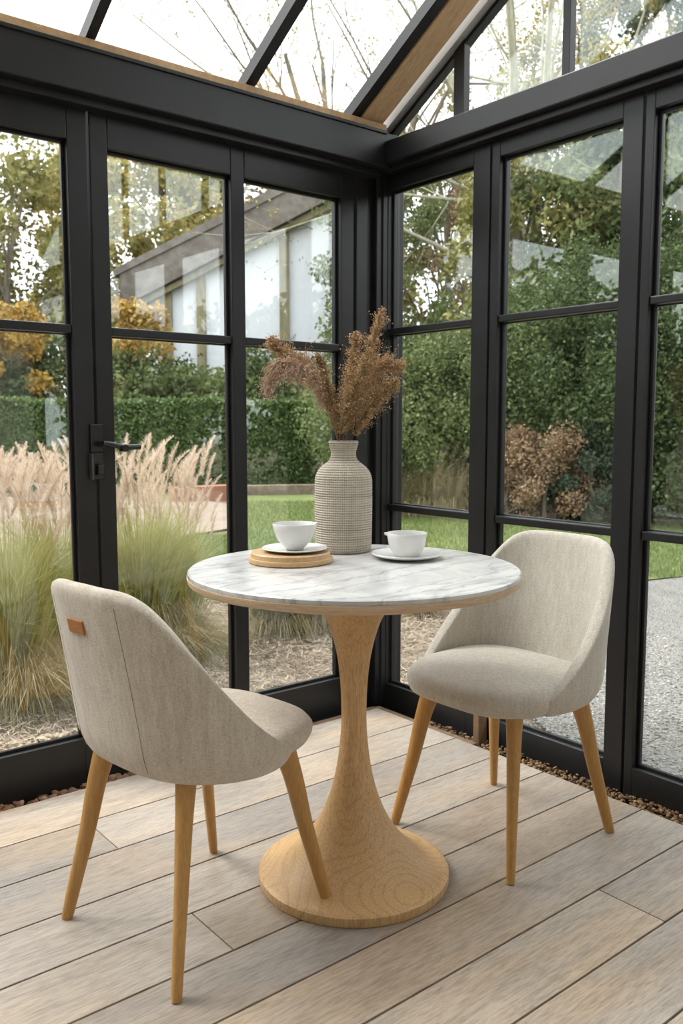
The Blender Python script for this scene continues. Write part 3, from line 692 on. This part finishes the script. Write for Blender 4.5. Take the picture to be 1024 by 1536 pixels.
plume('dried_stem', [vtop + _r * .008, vp(542, 635, -.01), vp(560, 605, -.03), vp(578, 582, -.04), vp(593, 572, -.05)], .15, .032, 1500, DRY[2], 'brown dried stem leaning low to the right')
plume('dried_stem', [vtop + _r * .0, vp(519, 625, -.02), vp(530, 590, -.03), vp(546, 556, -.04), vp(556, 530, -.04)], .12, .038, 1500, DRY[2], 'short brown dried stem in the middle front of the bunch')
plume('dried_stem', [vtop + _r * -.006, vp(507, 630, .0), vp(498, 595, .02), vp(486, 555, .03), vp(478, 530, .03)], .15, .028, 1000, DRY[2], 'short brown dried stem leaning left in the middle of the bunch')

# ================================================================== GARDEN
GZ = -0.05
MULCH = m_ground('garden_mulch', [(0.35, (0.12, 0.09, 0.065)), (0.5, (0.28, 0.225, 0.17)), (0.65, (0.46, 0.39, 0.31))], 6, 55, 1.0, 0.03)
LAWNM = m_ground('lawn_turf', [(0.35, (0.085, 0.12, 0.035)), (0.5, (0.14, 0.18, 0.06)), (0.66, (0.22, 0.245, 0.10))], 0.9, 30, 0.7, 0.02)
DRIVE = m_ground('grey_gravel', [(0.35, (0.12, 0.115, 0.108)), (0.5, (0.215, 0.21, 0.20)), (0.65, (0.33, 0.32, 0.305))], 5, 70, 1.0, 0.015, 85)
PATHM = m_ground('pink_gravel_path', [(0.35, (0.19, 0.145, 0.12)), (0.6, (0.30, 0.24, 0.205))], 2, 30, 0.5, 0.02)
def slab(name, pts, z, m, label, cat, kind='structure'):
    me = D.meshes.new(name); n = len(pts)
    me.from_pydata([(float(p[0]), float(p[1]), z) for p in pts], [], [tuple(range(n))]); o = link(name, me, m)
    if me.polygons[0].normal.z < 0: me.flip_normals()
    return tag(o, label, cat, kind=kind)
# base ground with a hole is not needed: the room's floor stands above it
slab('ground', [(-60, -40), (90, -40), (90, 90), (-60, 90)], GZ - .03, MULCH, 'straw-strewn brown garden soil outside the glazing', 'ground')
F2 = lambda px, d: far(px, d)
slab('lawn', [gnd(150, 905, GZ), gnd(345, 893, GZ), gnd(480, 872, GZ), gnd(620, 872, GZ), gnd(750, 868, GZ), gnd(960, 868, GZ), gnd(1030, 861, GZ), F2(1500, 6.6), F2(1700, 12), F2(1200, 13), F2(700, 17), F2(360, 15.2), F2(350, 12.3), F2(345, 9.4), F2(200, 8.2)], GZ - .012, LAWNM, 'bright green mown lawn beyond the beds', 'lawn')
slab('gravel_drive', [(XB + .10, 1.55), gnd(700, 985, GZ), gnd(730, 880, GZ), gnd(955, 872, GZ), gnd(1030, 864, GZ), F2(1500, 6.5), (8, -3), (XB + .10, -3)], GZ - .006, DRIVE, 'pale grey gravel drive outside the right-hand glazed wall', 'gravel drive')
slab('path', [F2(-500, 6.4), F2(200, 8.4), F2(345, 9.6), F2(350, 12.3), F2(300, 13.2), F2(-700, 12.0)], GZ - .004, PATHM, 'pinkish gravel path behind the plumed grasses', 'path')
KERB = m_wood('kerb_timber', (0.16, 0.12, 0.09), (0.34, 0.27, 0.21), (1, 1, 1), 3, 0.85)
def boxdir(name, a, b, w, z0, z1, m, parent=None, bev=0.01):
    a = np.array(a[:2]); b = np.array(b[:2]); L = np.linalg.norm(b - a); ang = math.atan2(*(b - a)[::-1]); bm = bmesh.new(); bx(bm, (0, -w / 2, z0), (L, w / 2, z1), bev)
    bm.transform(Matrix.Translation((a[0], a[1], 0)) @ Matrix.Rotation(ang, 4, 'Z')); return from_bm(name, bm, m, parent)
tag(boxdir('timber_kerb', F2(300, 14.0), F2(560, 14.6), .14, GZ - .05, .10, KERB), 'low weathered timber kerb along the foot of the clipped hedge', 'kerb')
REDS = plain('terracotta_brick', (0.33, 0.15, 0.10), 0.85)
tag(boxdir('brick_edging', F2(255, 12.9), F2(352, 13.5), .25, GZ - .05, .16, REDS), 'low terracotta edging at the end of the pinkish path', 'edging')

# pale stones near the door, straw litter
BEDST = m_leaf('pale_stone', [(.29, .21, .14), (.46, .37, .27), (.36, .27, .19), (.56, .47, .36), (.22, .16, .105), (.42, .32, .22)], 0.8, 0)
n = 9000; P = np.stack([rng.uniform(0.3, 2.0, n), YA + .08 + rng.beta(1.0, 1.6, n) * 1.1, np.full(n, GZ - .02) + rng.uniform(-.005, .014, n)], 1)
P = P[(P[:, 1] < 3.25 - (P[:, 0] - .8) * .35)]
tag(stones('bed_stones', P, 0.010, 0.022, BEDST), 'buff gravel stones outside the glazed door at the foot of the grasses', 'stones', kind='stuff')
STRAW = m_leaf('straw_litter', [(.15, .11, .08), (.36, .285, .205), (.25, .19, .14), (.50, .42, .32), (.10, .075, .055)], 0.9, 0)
def litter(name, lo, hi, n, ln, label, zz=GZ - .02):
    P = np.stack([rng.uniform(lo[0], hi[0], n), rng.uniform(lo[1], hi[1], n), np.full(n, zz) + rng.uniform(0, .03, n)], 1)
    inside = (P[:, 0] < XB + .12) & (P[:, 1] < YA + .10); P = P[~inside]; dd = P @ _h; P = P[(512 + (P @ _r) / dd * 1305 < 735)]; n = len(P)
    d = unit(rng.normal(size=(n, 3)) * np.array([1, 1, .18])) * ln * rng.uniform(.4, 1.3, (n, 1)); s = unit(np.cross(d, np.array([0, 0, 1.0]))) * rng.uniform(.0012, .003, (n, 1))
    V = np.stack([P - d - s, P - d + s, P + d + s, P + d - s], 1).reshape(-1, 3)
    return tag(polys(name, V, 4, STRAW), label, 'litter', kind='stuff')
litter('straw_litter', (0.2, 2.6), (4.6, 5.2), 42000, .022, 'dry straw and bark litter over the bed between the grasses')
litter('straw_litter', (2.38, 1.7), (4.2, 2.8), 15000, .018, 'dry straw litter outside the narrow panel by the corner')
GRIT = m_leaf('grey_grit', [(.12, .115, .105), (.30, .29, .27), (.20, .19, .18), (.42, .41, .39), (.25, .23, .20)], 0.85, 0)
n = 16000; P = np.stack([XB + .10 + rng.beta(1, 1.3, n) * 2.0, rng.uniform(-.2, 2.6, n), np.full(n, GZ - .006) + rng.uniform(-.003, .003, n)], 1)
tag(stones('drive_grit', P, 0.003, 0.008, GRIT, flat=.7), 'loose grey grit on the drive next to the glazing', 'grit', kind='stuff')

# lawn blades
LB = m_leaf('grass_blade', [(.095, .135, .035), (.17, .215, .07), (.13, .175, .05), (.26, .29, .125)], 0.6, 0.3)
def blades(n, pxs, ds):
    px = rng.uniform(*pxs, n); d = rng.uniform(*ds, n); P = EYE * 0 + _h * d[:, None] + _r * ((px - 512) / 1305 * d)[:, None]; P[:, 2] = GZ - .014
    tip = P + np.stack([rng.normal(0, .015, n), rng.normal(0, .015, n), rng.uniform(.025, .055, n)], 1); s = unit(rng.normal(size=(n, 3)) * np.array([1, 1, 0])) * .004
    return np.stack([P - s, P + s, tip], 1).reshape(-1, 3)
V = np.vstack([blades(60000, (350, 1100), (6.5, 13)), blades(12000, (200, 350), (5.6, 9.0))])
tag(polys('lawn_grass', V, 3, LB), 'short blades of grass standing on the lawn', 'grass', kind='stuff')

# ------------------------------------------------------------------ ornamental grasses
GREENB = m_leaf('green_grass_blade', [(.30, .34, .09), (.46, .48, .16), (.37, .40, .13), (.58, .55, .26), (.50, .43, .23)], 0.6, 0.35)
DRYB = m_leaf('dry_grass_blade', [(.30, .24, .13), (.48, .40, .24), (.38, .33, .18), (.58, .50, .33), (.24, .22, .10)], 0.7, 0.25)
DARKB = m_leaf('dark_grass_blade', [(.14, .16, .07), (.26, .26, .12), (.20, .20, .09), (.38, .34, .18)], 0.7, 0.25)
PLUM = m_leaf('plume_hair', [(.66, .54, .43), (.78, .67, .56), (.72, .58, .46), (.85, .77, .67)], 0.9, 0.35)
def blade_clump(n, rb, rt, h, w, arch=0.35, z0=0.0, az=None):
    a = rng.uniform(0, 2 * PI, n) if az is None else rng.uniform(*az, n); rr = rb * np.sqrt(rng.uniform(0, 1, n))
    P0 = np.stack([rr * np.cos(a), rr * np.sin(a), np.full(n, z0)], 1)
    a2 = a + rng.normal(0, .5, n); sp = rt * rng.uniform(.1, 1, n); hh = h * rng.uniform(.55, 1.05, n)
    T = np.stack([np.cos(a2) * sp, np.sin(a2) * sp, hh], 1); P3 = P0 + T - np.array([0, 0, 1]) * (arch * sp)[:, None]
    P1 = P0 + T * np.array([.18, .18, .36]); P2 = P0 + T * np.array([.5, .5, .74])
    return ribbons(P0, P1, P2, P3, w)
def plume_mesh(seed):
    L = .21; n = 420; s = rng.uniform(0, 1, n); lean = rng.uniform(.06, .14)
    c = np.stack([lean * s ** 2 * L * 3, np.zeros(n), s * L], 1); env = (.026 * np.sin(np.clip(s * .9 + .1, 0, 1) * PI) ** .7 + .004)[:, None]
    a = rng.uniform(0, 2 * PI, n); out = np.stack([np.cos(a), np.sin(a), rng.uniform(.9, 2.2, n)], 1); tip = c + unit(out) * env * rng.uniform(.6, 1.6, (n, 1))
    mid = (c + tip) / 2 + np.array([.001, 0, .003])
    o = polys('plume', ribbons(c, c * .6 + mid * .4, mid * .6 + tip * .4, tip, .0016), 4, PLUM); me = o.data; D.objects.remove(o); return me
PMS = [plume_mesh(k) for k in range(5)]
def grass(px, py, h, spread, nb, np_, label, mats, lean=0, loc=None, wv=.0035, psz=1.0, pspread=1.0):
    p = gnd(px, py, GZ) if loc is None else np.array(loc)
    root = empty('ornamental_grass', (float(p[0]), float(p[1]), GZ - .03)); tag(root, label, 'grass', 'clumps of ornamental grass outside the glazing')
    polys('green_blades', blade_clump(nb, spread * .28, spread, h * .86, wv), 4, mats[0], root)
    polys('dry_blades', blade_clump(int(nb * .45), spread * .36, spread * 1.1, h * .42, wv, .9), 4, mats[1], root)
    if np_:
        t = []
        for k in range(np_):
            a = rng.uniform(0, 2 * PI); sp = spread * pspread * math.sqrt(rng.uniform(.0, 1)); hh = h * rng.uniform(.70, .95)
            tp = np.array([math.cos(a) * sp, math.sin(a) * sp, hh])
            o = D.objects.new('plume', PMS[k % 5]); C.objects.link(o); o.parent = root; o.location = tuple(tp)
            o.rotation_euler = (rng.normal(0, .10), .02 + rng.uniform(0, .30), a + rng.normal(0, .8)); s_ = rng.uniform(.75, 1.15) * psz; o.scale = (s_, s_, s_)
            t.append(tp)
        t = np.array(t); b0 = t * np.array([.2, .2, 0])
        polys('plume_stems', ribbons(b0, b0 * .8 + t * .2 + [0, 0, .1], b0 * .35 + t * .65 + [0, 0, .05], t, .003), 4, mats[1], root)
    return root
grass(18, 1045, .98, .34, 1900, 66, 'plumed grass clump at the far left edge outside the door', (GREENB, DRYB))
grass(98, 1010, .98, .30, 1700, 60, 'plumed grass clump standing behind the black door stile', (GREENB, DRYB))
grass(215, 975, 1.0, .34, 2200, 70, 'plumed grass clump seen through the middle of the two-pane panel', (GREENB, DRYB), pspread=1.0)
grass(268, 960, .86, .26, 1000, 20, 'slender plumed grass clump nearest the pinkish path', (GREENB, DRYB), psz=.8)
grass(-80, 1020, 1.0, .36, 1200, 40, 'plumed grass clump just beyond the left edge', (GREENB, DRYB))
grass(415, 945, .50, .28, 1500, 0, 'low dark green tussock seen below the marble top', (DARKB, DRYB), wv=.004)
grass(480, 938, .46, .25, 1200, 0, 'low olive tussock behind the table pedestal', (DARKB, DRYB), wv=.004)
grass(622, 915, .42, .24, 900, 0, 'low straw-coloured tussock between the table and the right-hand chair', (DRYB, DRYB), wv=.004)
grass(700, 905, .40, .22, 700, 0, 'low straw-coloured tussock hidden mostly by the right-hand chair', (DRYB, DRYB), wv=.004)
# brown shaggy heap at foot of the left clumps
grass(40, 1050, .36, .40, 1600, 0, 'tangle of dry fallen blades at the foot of the far left clump', (DRYB, DARKB), wv=.003)
grass(255, 985, .34, .38, 1500, 0, 'tangle of dry fallen blades at the foot of the clump beyond the door', (DRYB, DARKB), wv=.003)

# ------------------------------------------------------------------ hedge
HEDG = m_leaf('hedge_leaf', [(.05, .085, .025), (.10, .16, .045), (.075, .12, .035), (.15, .22, .07), (.06, .09, .03)], 0.6, 0.15)
HCORE = plain('hedge_core', (.03, .04, .018), .95, .1)
def hedge(a, b, w, h, n, label):
    a = np.array(a[:2]); b = np.array(b[:2]); L = np.linalg.norm(b - a); u = (b - a) / L; v = np.array([-u[1], u[0]])
    root = empty('hedge', (float(a[0]), float(a[1]), GZ - .03), 0); tag(root, label, 'hedge')
    bm = bmesh.new(); bx(bm, (0, -w / 2 + .06, 0), (L, w / 2 - .06, h - .06), .03); bm.transform(Matrix.Rotation(math.atan2(u[1], u[0]), 4, 'Z')); from_bm('branches', bm, HCORE, root)
    s = rng.uniform(0, L, n); f = rng.uniform(0, 1, n); top = f < .3
    y = np.where(top, rng.uniform(-w / 2, w / 2, n), np.where(rng.uniform(size=n) < .85, -w / 2, w / 2)); z = np.where(top, h, rng.uniform(0, 1, n) * h)
    bulge = .035 * np.sin(s * 2.1 + z * 3) + .03 * np.sin(s * 5.3 + 1)
    y = y + np.where(top, 0, bulge) + rng.normal(0, .035, n); z = z + np.where(top, bulge * .5, 0) + rng.normal(0, .025, n)
    # front side faces the room
    P = np.stack([u[0] * s + v[0] * y, u[1] * s + v[1] * y, z], 1)
    polys('foliage', leaf_quads(P, .032, .6), 4, HEDG, root)
    return root
a_, b_ = F2(-620, 15.0), F2(575, 15.6)
hedge(a_, b_, 1.0, 1.56, 150000, 'long clipped green hedge across the end of the garden')

# ------------------------------------------------------------------ trees and shrubs
BARKM = m_wood('grey_bark', (.10, .085, .065), (.26, .23, .18), (6, 6, 1), 3, .9)
BARKP = m_wood('pale_mossy_bark', (.24, .24, .17), (.42, .41, .31), (4, 4, 1), 2, .9)
LG = {
 'oak': m_leaf('oak_leaf', [(.16, .17, .055), (.27, .26, .09), (.20, .21, .07), (.36, .32, .13), (.13, .15, .05)]),
 'yellow': m_leaf('yellowing_leaf', [(.24, .24, .08), (.38, .34, .11), (.46, .34, .12), (.30, .29, .10), (.20, .21, .07)]),
 'orange': m_leaf('orange_leaf', [(.42, .25, .055), (.52, .33, .075), (.30, .21, .06), (.58, .41, .12)]),
 'dark': m_leaf('evergreen_leaf', [(.035, .055, .02), (.075, .11, .038), (.055, .08, .028), (.12, .16, .06), (.04, .06, .02)]),
 'mid': m_leaf('bush_leaf', [(.08, .11, .04), (.16, .20, .075), (.12, .15, .055), (.22, .25, .10)]),
 'brown': m_leaf('brown_leaf', [(.17, .11, .06), (.30, .20, .12), (.23, .15, .09), (.36, .26, .17)]),
 'blue': m_leaf('bluish_conifer_leaf', [(.05, .075, .05), (.10, .14, .09), (.07, .10, .07), (.15, .19, .13)]),
}
def crown(c, r, nblob, blob, nleaf, size, shell=0.6):
    """leaf positions gathered in blobs inside an ellipsoid"""
    d = unit(rng.normal(size=(nblob, 3))); q = rng.uniform(shell, 1, (nblob, 1)) ** .6
    B = d * q * np.array(r); k = rng.integers(0, nblob, nleaf)
    P = B[k] + unit(rng.normal(size=(nleaf, 3))) * (rng.uniform(0, 1, (nleaf, 1)) ** .45) * blob * rng.uniform(.6, 1.2, (nblob, 1))[k]
    return P + np.array(c), B + np.array(c)
def branchy(base, topz, r0, B, nb, spread=.5, twigs=0):
    """trunk to topz with limbs running to chosen blob centres"""
    t = Tubes(); base = np.array(base, float); H = topz - base[2]
    tr = [base, base + [rng.normal(0, .03 * H), rng.normal(0, .03 * H), H * .35], base + [rng.normal(0, .05 * H), rng.normal(0, .05 * H), H * .7], base + [rng.normal(0, .06 * H), rng.normal(0, .06 * H), H]]
    P = catmull(tr, 5); n = len(P); t.add(P, [r0 * (1 - .8 * i / (n - 1)) for i in range(n)], 8)
    for i in rng.choice(len(B), min(nb, len(B)), replace=False):
        e = B[i]; j = int(np.clip((e[2] - base[2]) / H * n * .6, 1, n - 2)); s = P[j]
        m_ = (s + e) / 2 + np.array([0, 0, .12 * np.linalg.norm(e - s)]) + rng.normal(0, .05, 3)
        q = catmull([s, m_, e], 4); rr = r0 * .38 * (1 - j / n * .6); t.add(q, [rr * (1 - .85 * k / (len(q) - 1)) for k in range(len(q))], 5, cap=False)
        for _ in range(twigs):
            k = rng.integers(2, len(q)); s2 = q[k]; L = rng.uniform(.3, 1.0); e2 = s2 + unit((e - s) + rng.normal(0, 1, 3) * np.linalg.norm(e - s) * .7) * L
            t.add([s2, (s2 + e2) / 2 + rng.normal(0, .05, 3), e2], [rr * .35, rr * .22, rr * .08], 4, cap=False)
    return t
def tree(px, dist, rz, rx, cz, kind, nleaf, size, label, nblob=60, blob=.5, trunk=.12, name='tree', group='trees round the garden', cat='tree', limbs=22, twigs=3, shell=.45):
    p = far(px, dist, GZ - .03)
    root = empty(name, tuple(float(v) for v in p)); tag(root, label, cat, group)
    P, B = crown((0, 0, cz), (rx, rx, rz), nblob, blob, nleaf, size, shell)
    P = P[P[:, 2] > .03]
    polys('foliage', leaf_quads(P, size), 4, LG[kind], root)
    branchy((0, 0, 0), cz + rz * .5, trunk, B, limbs, twigs=twigs).build('trunk', BARKM, root, False)
    return root
def shrub(px, dist, h, rx, kind, nleaf, size, label, nblob=40, group='shrubs at the garden edge'):
    return tree(px, dist, h * .55, rx, h * .48, kind, nleaf, size, label, nblob, rx * .35, .03, 'shrub', group, 'shrub', 8, 0, .3)
# beyond the hedge, left to right
tree(20, 21, 2.8, 2.3, 5.0, 'oak', 11000, .085, 'loose grey-green tree at the far left beyond the hedge', 60, .55)
tree(-170, 24, 3.5, 3.2, 6.0, 'oak', 11000, .10, 'tall green tree just beyond the left edge', 60, .6)
tree(215, 25, 3.6, 3.0, 6.3, 'yellow', 22000, .095, 'yellowing tree filling the top of the pane right of the door', 85, .62)
tree(365, 30, 4.4, 3.4, 7.4, 'oak', 20000, .11, 'olive tree behind the roof of the reflected gable', 80, .75)
tree(110, 28, 3.2, 3.0, 4.4, 'yellow', 14000, .10, 'yellow-green tree partly hidden by the black door stile', 60, .65)
tree(500, 31, 3.6, 3.0, 6.5, 'oak', 12000, .11, 'green tree rising behind the corner post', 50, .7)
tree(12, 17.5, .95, 1.1, 2.55, 'orange', 8000, .06, 'small orange autumn tree above the hedge at the far left', 30, .32, .05)
tree(205, 18.5, .75, .75, 3.0, 'orange', 4200, .06, 'small orange autumn tree at the foot of the reflected gable', 24, .26, .05)
for i, (px, d, h, rx, kd) in enumerate([(-60, 17.5, 2.6, 1.5, 'dark'), (75, 18.5, 2.75, 1.6, 'dark'), (180, 18.2, 2.5, 1.3, 'mid'), (262, 18.5, 2.55, 1.4, 'dark'), (345, 18.2, 2.5, 1.4, 'mid'), (430, 18.6, 2.6, 1.5, 'dark'), (520, 18.2, 2.7, 1.5, 'mid')]):
    shrub(px, d, h, rx, kd, 11000, .06, ['dark evergreen shrub beyond the left edge of the door', 'dark evergreen shrub behind the hedge beside the door stile', 'green shrub behind the hedge beneath the small orange tree', 'dark evergreen shrub behind the hedge in the middle of the two-pane panel', 'green shrub behind the hedge at the black mullion', 'dark evergreen shrub behind the hedge left of the dried stems', 'green shrub behind the hedge next to the corner post'][i], 60)
# outside the right-hand wall
tree(650, 24, 4.6, 2.3, 5.6, 'oak', 15000, .075, 'lacy olive tree filling the narrow corner panel', 90, .5, .13, twigs=6, limbs=30)
tree(590, 19, 3.0, 1.6, 4.4, 'mid', 9000, .06, 'grey-green tree close to the corner post', 60, .4, .09, twigs=5)
tree(715, 20, 2.6, 1.2, 4.4, 'brown', 4200, .06, 'russet leaved tree behind the first black stile of the right-hand wall', 40, .35, .08, twigs=5)
tree(655, 13.2, .40, .85, 1.95, 'orange', 2600, .045, 'orange leaved bush top in the narrow corner panel', 18, .22, .03, limbs=6)
rt = [(600, 11.5, 2.3, 1.1, 'mid', 'bright green bush at the left of the narrow corner panel'), (655, 12.4, 2.5, 1.1, 'dark', 'dark bush in the narrow corner panel behind the brown grass'), (705, 11.8, 2.5, 1.0, 'mid', 'green bush behind the first black stile of the right-hand wall'),
      (775, 11.4, 2.6, 1.0, 'mid', 'olive bush at the left of the pane above the right-hand chair'), (840, 11.6, 3.3, 1.3, 'dark', 'tall dark evergreen in the middle of the pane above the right-hand chair'), (905, 11.0, 3.1, 1.2, 'dark', 'tall dark evergreen at the right of the pane above the right-hand chair'),
      (985, 10.6, 3.3, 1.2, 'dark', 'tall dark evergreen in the last pane on the right'), (1075, 10.2, 3.4, 1.3, 'dark', 'tall dark evergreen beyond the right edge'), (1200, 10.2, 3.2, 1.4, 'mid', 'wide green bush well beyond the right edge')]
for (px, d, h, rx, kd, lb) in rt: shrub(px, d, h, rx, kd, 46000, .028, lb, 90)
tree(800, 15.5, 2.4, 1.7, 3.7, 'oak', 15000, .06, 'pale olive tree behind the tall evergreens', 70, .42, .10, twigs=4)
tree(905, 15.0, 2.4, 1.7, 4.3, 'mid', 17000, .06, 'soft green tree behind the tall evergreens towards the right', 70, .42, .10)
tree(1010, 14.5, 2.8, 1.6, 4.6, 'dark', 17000, .06, 'dark green tree at the right edge behind the evergreens', 70, .42, .10)
tree(895, 19.5, 3.6, 2.3, 8.4, 'yellow', 26000, .05, 'yellow-green conifer seen through the gable glazing', 80, .45, .12)
tree(1015, 20, 4.2, 2.4, 9.6, 'blue', 26000, .05, 'bluish green conifer at the top right through the gable glazing', 80, .45, .12)
shrub(820, 10.2, 1.30, .62, 'brown', 12000, .022, 'brown twiggy shrub behind the right-hand chair', 40)
shrub(765, 10.4, 1.05, .42, 'brown', 6000, .022, 'smaller brown twiggy shrub left of the larger one', 30)
shrub(892, 10.0, 1.10, .45, 'blue', 9000, .022, 'rounded blue-green shrub right of the brown twiggy ones', 30)
for i, px in enumerate((600, 640, 682)):
    grass(0, 0, [.80, .95, .85][i], .40, 900, 0, ['brown meadow grass tuft left of the others in the narrow corner panel', 'tallest brown meadow grass tuft in the narrow corner panel', 'brown meadow grass tuft next to the first black stile'][i], (DRYB, DRYB), loc=F2(px, 11.0), wv=.007)

# bare trees: recursive branching
def bare(px, dist, H, label, r0=.16, nlead=7, seed=1, leafy=None, mat_=None, spread=.35, depth=3):
    rs = np.random.default_rng(seed); p = far(px, dist, GZ - .03); root = empty('bare_tree', tuple(float(v) for v in p)); tag(root, label, 'tree', 'bare trees behind the garden')
    t = Tubes(); tips = []
    def grow(s, d, L, r, k):
        P = [s]; dd = d.copy()
        for _ in range(4):
            dd = unit(dd + rs.normal(0, .09, 3) + np.array([0, 0, .03])); P.append(P[-1] + dd * L / 4)
        t.add(P, [r * (1 - .62 * i / 4) for i in range(5)], 6 if k > 1 else 4, cap=False)
        if k == 0: tips.extend(P[1:]); return
        for i in range(rs.integers(3, 6)):
            j = rs.integers(1, 5); nd_ = unit(dd + rs.normal(0, .55, 3)); grow(P[j], nd_, L * rs.uniform(.45, .75), r * .42 * (1 - .1 * j), k - 1)
    t.add([(0, 0, 0), (0.02, .02, H * .1), (0, 0, H * .2)], [r0 * 1.1, r0, r0 * .95], 9)
    for i in range(nlead):
        a = 2 * PI * i / nlead + rs.uniform(0, .6); grow(np.array([0, 0, H * .18]) + rs.normal(0, .03, 3), unit(np.array([math.cos(a) * spread, math.sin(a) * spread, 1.0])), H * .55 * rs.uniform(.85, 1.15), r0 * .62, depth)
    t.build('branches', mat_ or BARKM, root, False)
    if leafy:
        T = np.array(tips); k = rng.integers(0, len(T), leafy[1]); polys('leaves', leaf_quads(T[k] + rng.normal(0, .10, (leafy[1], 3)), leafy[2]), 4, LG[leafy[0]], root)
    return root
bare(785, 17, 11.5, 'pale mossy bare tree with many upright limbs seen through the gable', .20, 7, 3, None, BARKP, .13)
bare(700, 20, 9.5, 'fine-twigged bare tree left of the mossy one', .09, 4, 5, None, None, .16)
bare(545, 23.5, 13.5, 'tall thin tree with sparse tan leaves seen through the glass roof', .24, 8, 8, ('yellow', 12000, .04), None, .22)
# unseen trees added to darken the bright reflections in the panes
def added_tree(x, y, rz, rx, cz, kind, label):
    root = empty('tree', (x, y, GZ - .03)); tag(root, label, 'tree', 'trees round the garden')
    P, B = crown((0, 0, cz), (rx, rx, rz), 60, rx * .32, 9000, .10, .2); P = P[P[:, 2] > .03]
    polys('foliage', leaf_quads(P, .11), 4, LG[kind], root); branchy((0, 0, 0), cz, .12, B, 8).build('trunk', BARKM, root, False)
for k, (x, y, kd, lb) in enumerate([(9.5, -1.5, 'dark', 'added dark rounded tree out of the picture beyond the drive'), (12, -4.5, 'mid', 'added green rounded tree out of the picture beyond the drive'), (11, -8.5, 'dark', 'added dark tree out of the picture at the end of the drive'), (8.5, -12, 'mid', 'added green tree out of the picture behind the end of the drive'), (5, -14.5, 'dark', 'added dark tree out of the picture furthest along the drive'),
      (-4.0, 9.0, 'mid', 'added green rounded tree out of the picture left of the grasses'), (-7.5, 9.5, 'dark', 'added dark rounded tree out of the picture far left'), (-10.5, 7.0, 'mid', 'added green tree out of the picture at the far left corner'), (-12.5, 3.5, 'dark', 'added dark tree out of the picture level with the eaves'), (-1.0, 11.5, 'dark', 'added dark tree just out of the picture at the left')]):
    added_tree(x, y, 1.9, 2.2, 1.9, kd, lb)

# ------------------------------------------------------------------ reflected gable
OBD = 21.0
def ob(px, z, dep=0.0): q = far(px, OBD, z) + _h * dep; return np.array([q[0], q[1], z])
ob_root = empty('reflected_gable', tuple(float(v) for v in ob(370, GZ))); tag(ob_root, 'reflected pale gable with a sloping timber roof edge, modelled as a solid beyond the hedge', 'reflection')  # pane reflection rebuilt as solid geometry in the garden
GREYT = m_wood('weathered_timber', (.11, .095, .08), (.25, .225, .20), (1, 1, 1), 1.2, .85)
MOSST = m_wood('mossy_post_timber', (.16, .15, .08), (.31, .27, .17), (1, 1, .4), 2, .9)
PALEP = m_ground('pale_blue_reflection', [(.3, (.62, .66, .70)), (.7, (.74, .77, .80))], .35, 6, .1, .01)  # reflected sky brightness put into the panel colour
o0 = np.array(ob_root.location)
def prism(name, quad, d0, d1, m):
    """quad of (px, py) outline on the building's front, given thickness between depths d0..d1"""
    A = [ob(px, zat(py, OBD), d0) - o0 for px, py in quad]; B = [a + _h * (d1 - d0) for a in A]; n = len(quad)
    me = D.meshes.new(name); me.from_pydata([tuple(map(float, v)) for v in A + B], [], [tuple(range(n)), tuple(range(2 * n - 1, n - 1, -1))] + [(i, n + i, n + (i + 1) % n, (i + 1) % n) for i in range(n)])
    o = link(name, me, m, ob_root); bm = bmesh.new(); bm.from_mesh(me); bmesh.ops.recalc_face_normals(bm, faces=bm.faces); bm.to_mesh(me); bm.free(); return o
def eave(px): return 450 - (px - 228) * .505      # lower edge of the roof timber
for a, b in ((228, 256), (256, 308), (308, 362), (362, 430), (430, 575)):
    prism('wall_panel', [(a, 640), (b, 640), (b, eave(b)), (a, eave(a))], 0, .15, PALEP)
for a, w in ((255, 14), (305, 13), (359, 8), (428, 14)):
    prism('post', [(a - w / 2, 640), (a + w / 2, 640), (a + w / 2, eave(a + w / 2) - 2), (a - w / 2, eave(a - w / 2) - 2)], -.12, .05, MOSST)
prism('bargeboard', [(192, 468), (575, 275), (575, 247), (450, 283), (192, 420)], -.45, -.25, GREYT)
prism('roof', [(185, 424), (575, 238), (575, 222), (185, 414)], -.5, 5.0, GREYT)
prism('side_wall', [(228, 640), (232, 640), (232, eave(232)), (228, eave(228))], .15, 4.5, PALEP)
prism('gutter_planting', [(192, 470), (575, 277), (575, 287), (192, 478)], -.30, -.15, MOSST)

# ------------------------------------------------------------------ light
w = D.worlds.new('World'); sc.world = w; w.use_nodes = True; nt = w.node_tree; bg = nt.nodes['Background']
tc = nd(nt, 'ShaderNodeTexCoord'); sp = nd(nt, 'ShaderNodeSeparateXYZ'); nt.links.new(tc.outputs['Generated'], sp.inputs[0])
cl_ = noise(nt, tc.outputs['Generated'], 2.2, 4, .6)
c1 = ramp(nt, sp.outputs['Z'], [(0.0, (.92, .94, .97)), (0.5, (1.0, 1.0, 1.0))])
c2_ = mix(nt, c1, ramp(nt, cl_, [(.35, (.86, .90, .96)), (.6, (1, 1, 1))]), .5)
nt.links.new(c2_, bg.inputs['Color']); bg.inputs['Strength'].default_value = 1.25
sun = D.lights.new('sun', 'SUN'); sun.energy = 2.3; sun.angle = math.radians(30); sun.color = (1, .97, .92)
so = D.objects.new('sun', sun); C.objects.link(so)
so.rotation_euler = Vector((0.45, -0.75, -1.0)).to_track_quat('-Z', 'Y').to_euler()
sc.view_settings.view_transform = 'Standard'; sc.view_settings.look = 'None'; sc.view_settings.gamma = 1; sc.view_settings.exposure = 1.4
sc.view_settings.use_curve_mapping = False
sc.cycles.transparent_max_bounces = 32; sc.cycles.max_bounces = 8; sc.cycles.sample_clamp_indirect = 6
